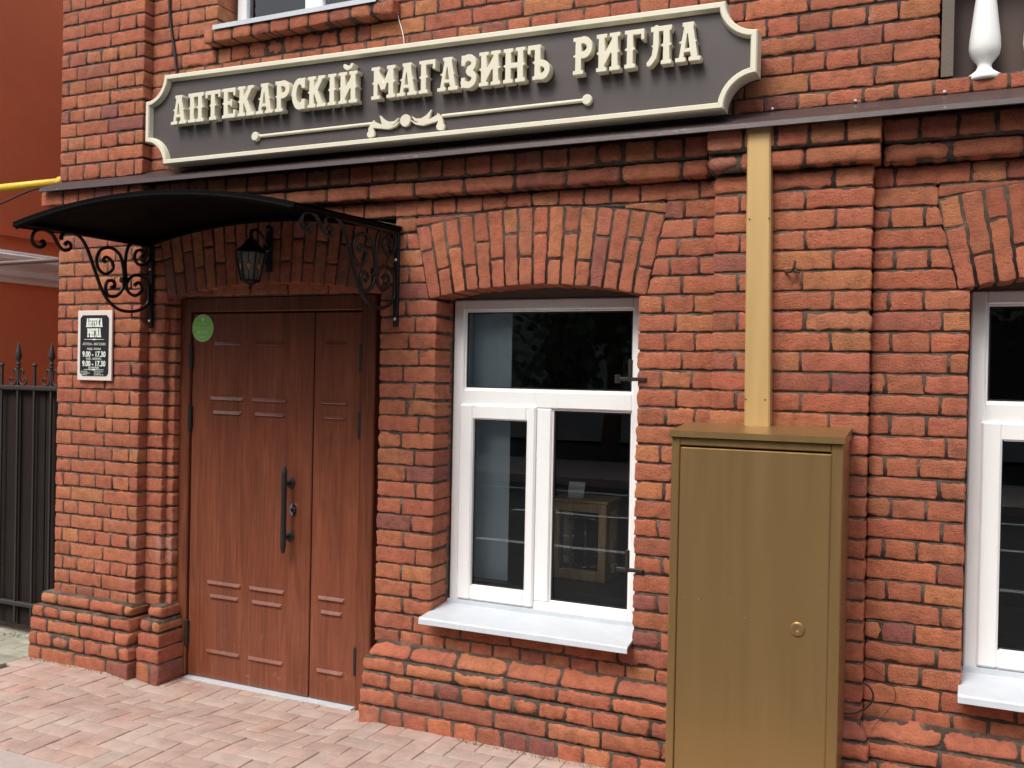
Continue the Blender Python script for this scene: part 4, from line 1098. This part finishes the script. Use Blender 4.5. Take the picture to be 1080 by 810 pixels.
pb = MB(); pb.tube([(-5.85, .02, 2.282), (-4.50, .02, 2.292)], .013, 10)
tag(pb.build('thin_pipe', 'brownpipe', None, True), 'thin brown pipe crossing in front of the white cornice band', 'pipe')
wire('sagging_cable', [(-5.85, .0, 2.62), (-5.4, .0, 2.60), (-5.1, .0, 2.64), (-4.85, 0, 2.70), (-4.72, .01, 2.72)], .006, 'cable', 'black cable sagging under the yellow gas pipe', 'cable')

# ------------------------------------------------------------ ground
def sm(t): t = min(1, max(0, t)); return t*t*(3-2*t)
def gz(x, y):
    bb = sm((x+4.0)/.3)*sm((-2.3-x)/.3)*sm((y+.7)/.55)
    return .042-.040*bb
def pavers():
    B = MB(); y_top = .17; cell = .0985
    def tile(x0, x1, y0, y1, grey=False):
        c = (x0+x1)/2, (y0+y1)/2; z = (R_.random()-.5)*.0016
        if grey: base = (.36, .35, .27); kk = 1+(R_.random()-.5)*.3; col = tuple(v*kk for v in base)
        else:
            p = R_.random(); base = (.43, .30, .25) if p < .7 else (.44, .33, .28) if p < .88 else (.45, .28, .225)
            kk = 1+(R_.random()-.5)*.11; col = tuple(v*kk for v in base)
        g = .0017
        brick(B, [[x0+g, y0+g], [x1-g, y0+g], [x1-g, y1-g], [x0+g, y1-g]], -z, .05, col, .004, 0, T=t_ground, rough=.0004, wob=.0009, cell=.05, droop=.6)
    ymin = -1.09
    nx0, nx1 = int(-4.6/cell)-1, int(3.2/cell)
    for i in range(nx0, nx1):
        for j in range(-12, 3):
            k = (i-j) % 4
            if k == 0: x0, x1, y0, y1 = i*cell, (i+2)*cell, j*cell, (j+1)*cell
            elif k == 3: x0, x1, y0, y1 = i*cell, (i+1)*cell, j*cell, (j+2)*cell
            else: continue
            x0 = max(x0, -4.6); y0 = max(y0, ymin); y1 = min(y1, y_top)
            if x1-x0 < .03 or y1-y0 < .03: continue
            tile(x0, x1, y0, y1)
    for i in range(0, 9):
        for j in range(0, 22):
            x1 = -4.6-i*.2-(.1 if j % 2 else 0); x0 = x1-.2
            if i == 0 and j % 2: tile(-4.7, -4.6, ymin+j*.1, ymin+(j+1)*.1, True)
            tile(x0, x1, ymin+j*.1, ymin+(j+1)*.1, True)
    o = B.build('pavement', ['paver'], None, True, True); tag(o, kind='structure')
pavers()
def sandbed(b):
    xs = list(np.arange(-9, 3.4, .2)); ys = [-1.1, -.9, -.7, -.5, -.35, -.2, -.1, .0, .18]; V = []; F = []
    for y in ys:
        for x in xs: V.append((x, y, gz(x, y)-.013))
    n = len(xs)
    for j in range(len(ys)-1):
        for i in range(n-1): F.append((j*n+i, j*n+i+1, (j+1)*n+i+1, (j+1)*n+i))
    b.add(V, F)
o = part('pavement_bed', 'mortar', None, sandbed); tag(o, kind='structure')
o = part('ground', 'asphalt', None, boxes([((-60, -60, -.3), (60, 60, -.09))])); tag(o, kind='structure')
o = part('alley_ground', 'kerb', None, boxes([((-5.8, .17, -.2), (-4.5, 9, .036))])); tag(o, kind='structure')
def kerbf(b):
    x = -9.
    while x < 9: b.bevbox((x+.002, -1.24, -.2), (x+.998, -1.094, .05), .012); x += 1
o = part('kerb', 'kerb', None, kerbf); tag(o, kind='structure')
# far side of the street (it shows in the window glass)
def lines(b):
    b.box((-60, -4.9, -.09), (60, -4.78, -.086)); x = -50
    while x < 50: b.box((x, -7.1, -.09), (x+3, -6.98, -.086)); x += 5
    b.box((-60, -9.3, -.09), (60, -9.18, -.086))
o = part('road_markings', 'roadpaint', None, lines); tag(o, kind='structure')
o = part('far_pavement', 'kerb', None, boxes([((-60, -13, -.2), (60, -10, .04))])); tag(o, kind='structure')
OB = empty('street_building', (0, -19, 0), 'long grey classical building across the street with a white cornice, reflected in the windows', 'building')
part('wall', 'facade', OB, boxes([((-40, -27, 0), (30, -19, 11))]))
part('cornice_band', 'whitestucco', OB, boxes([((-40.2, -19, 10.6), (30.2, -18.6, 11.1)), ((-40, -19, 3.9), (30, -18.85, 4.1))]))
part('street_windows', 'darkcloth', OB, lambda b: [b.box((x, -19, z), (x+1.1, -18.97, z+1.9)) for x in np.arange(-38, 28, 2.6) for z in (1.2, 4.9, 8.)])
def tree(x, y, h, rr, label, seed):
    rs = random.Random(seed); t = empty('street_tree', (x, y, 0), label, 'tree', 'trees across the street')
    def tr(b):
        b.tube(catmull([(x, y, 0), (x+.1, y, h*.25), (x-.05, y+.1, h*.5), (x, y, h*.9)], 4), [.22-.18*i/12 for i in range(13)], 8)
        for k in range(7):
            a = rs.random()*6.28; z0 = h*(.3+.08*k); b.tube([(x, y, z0), (x+math.cos(a)*rr*.5, y+math.sin(a)*rr*.5, z0+.5), (x+math.cos(a)*rr*.8, y+math.sin(a)*rr*.8, z0+1.2)], [.08, .05, .02], 6)
    part('trunk', 'bark', t, tr)
    b = MB(); V = []; F = []
    cl = [(x+rs.gauss(0, rr*.45), y+rs.gauss(0, rr*.45), h*.62+rs.gauss(0, h*.16), rr*(.25+rs.random()*.2)) for _ in range(38)]
    for i in range(5200):
        c = rs.choice(cl); v = Vector((rs.gauss(0, 1), rs.gauss(0, 1), rs.gauss(0, 1))).normalized()*c[3]*(.6+rs.random()*.5)
        p = Vector(c[:3])+v; a = Vector((rs.gauss(0, 1), rs.gauss(0, 1), rs.gauss(0, 1))).normalized()*.13; d_ = a.cross(Vector((rs.random(), rs.random(), rs.random()))).normalized()*.09
        k = len(V); V += [p-a, p+d_, p+a, p-d_]; F.append((k, k+1, k+2, k+3))
    b.add([tuple(v) for v in V], F); b.build('crown', 'leaf', t)
tree(-6, -14, 7.5, 3.0, 'broad dark tree across the street opposite the window, leftmost of three', 1); tree(2.5, -14.5, 8, 3.2, 'tall dark tree across the street, middle of three', 2); tree(-14, -14.5, 8, 3.4, 'wide dark tree across the street, rightmost when reflected', 3)
# weeds along the foot of the plinth
def weeds(b):
    V = []; F = []
    for i in range(600):
        p = R_.random()
        if p < .55: x = -1.9+R_.random()*1.2; y = -.118-R_.random()*.02
        elif p < .8: x = -5.3+R_.random()*.7; y = .05+R_.random()*.1
        else: x = -4.6+R_.random()*.75; y = -.178-R_.random()*.012
        z = gz(x, y)-.002; h = .008+R_.random()*.02; a = R_.random()*6.28; w = .0015
        k = len(V); V += [(x-w*math.cos(a), y-w*math.sin(a), z), (x+w*math.cos(a), y+w*math.sin(a), z), (x+(R_.random()-.5)*h, y-R_.random()*h*.6, z+h)]; F.append((k, k+1, k+2))
    b.add(V, F)
o = part('weeds', 'grass', None, weeds); tag(o, 'tiny weeds growing in the crack at the foot of the brick plinth', 'weeds', kind='stuff')
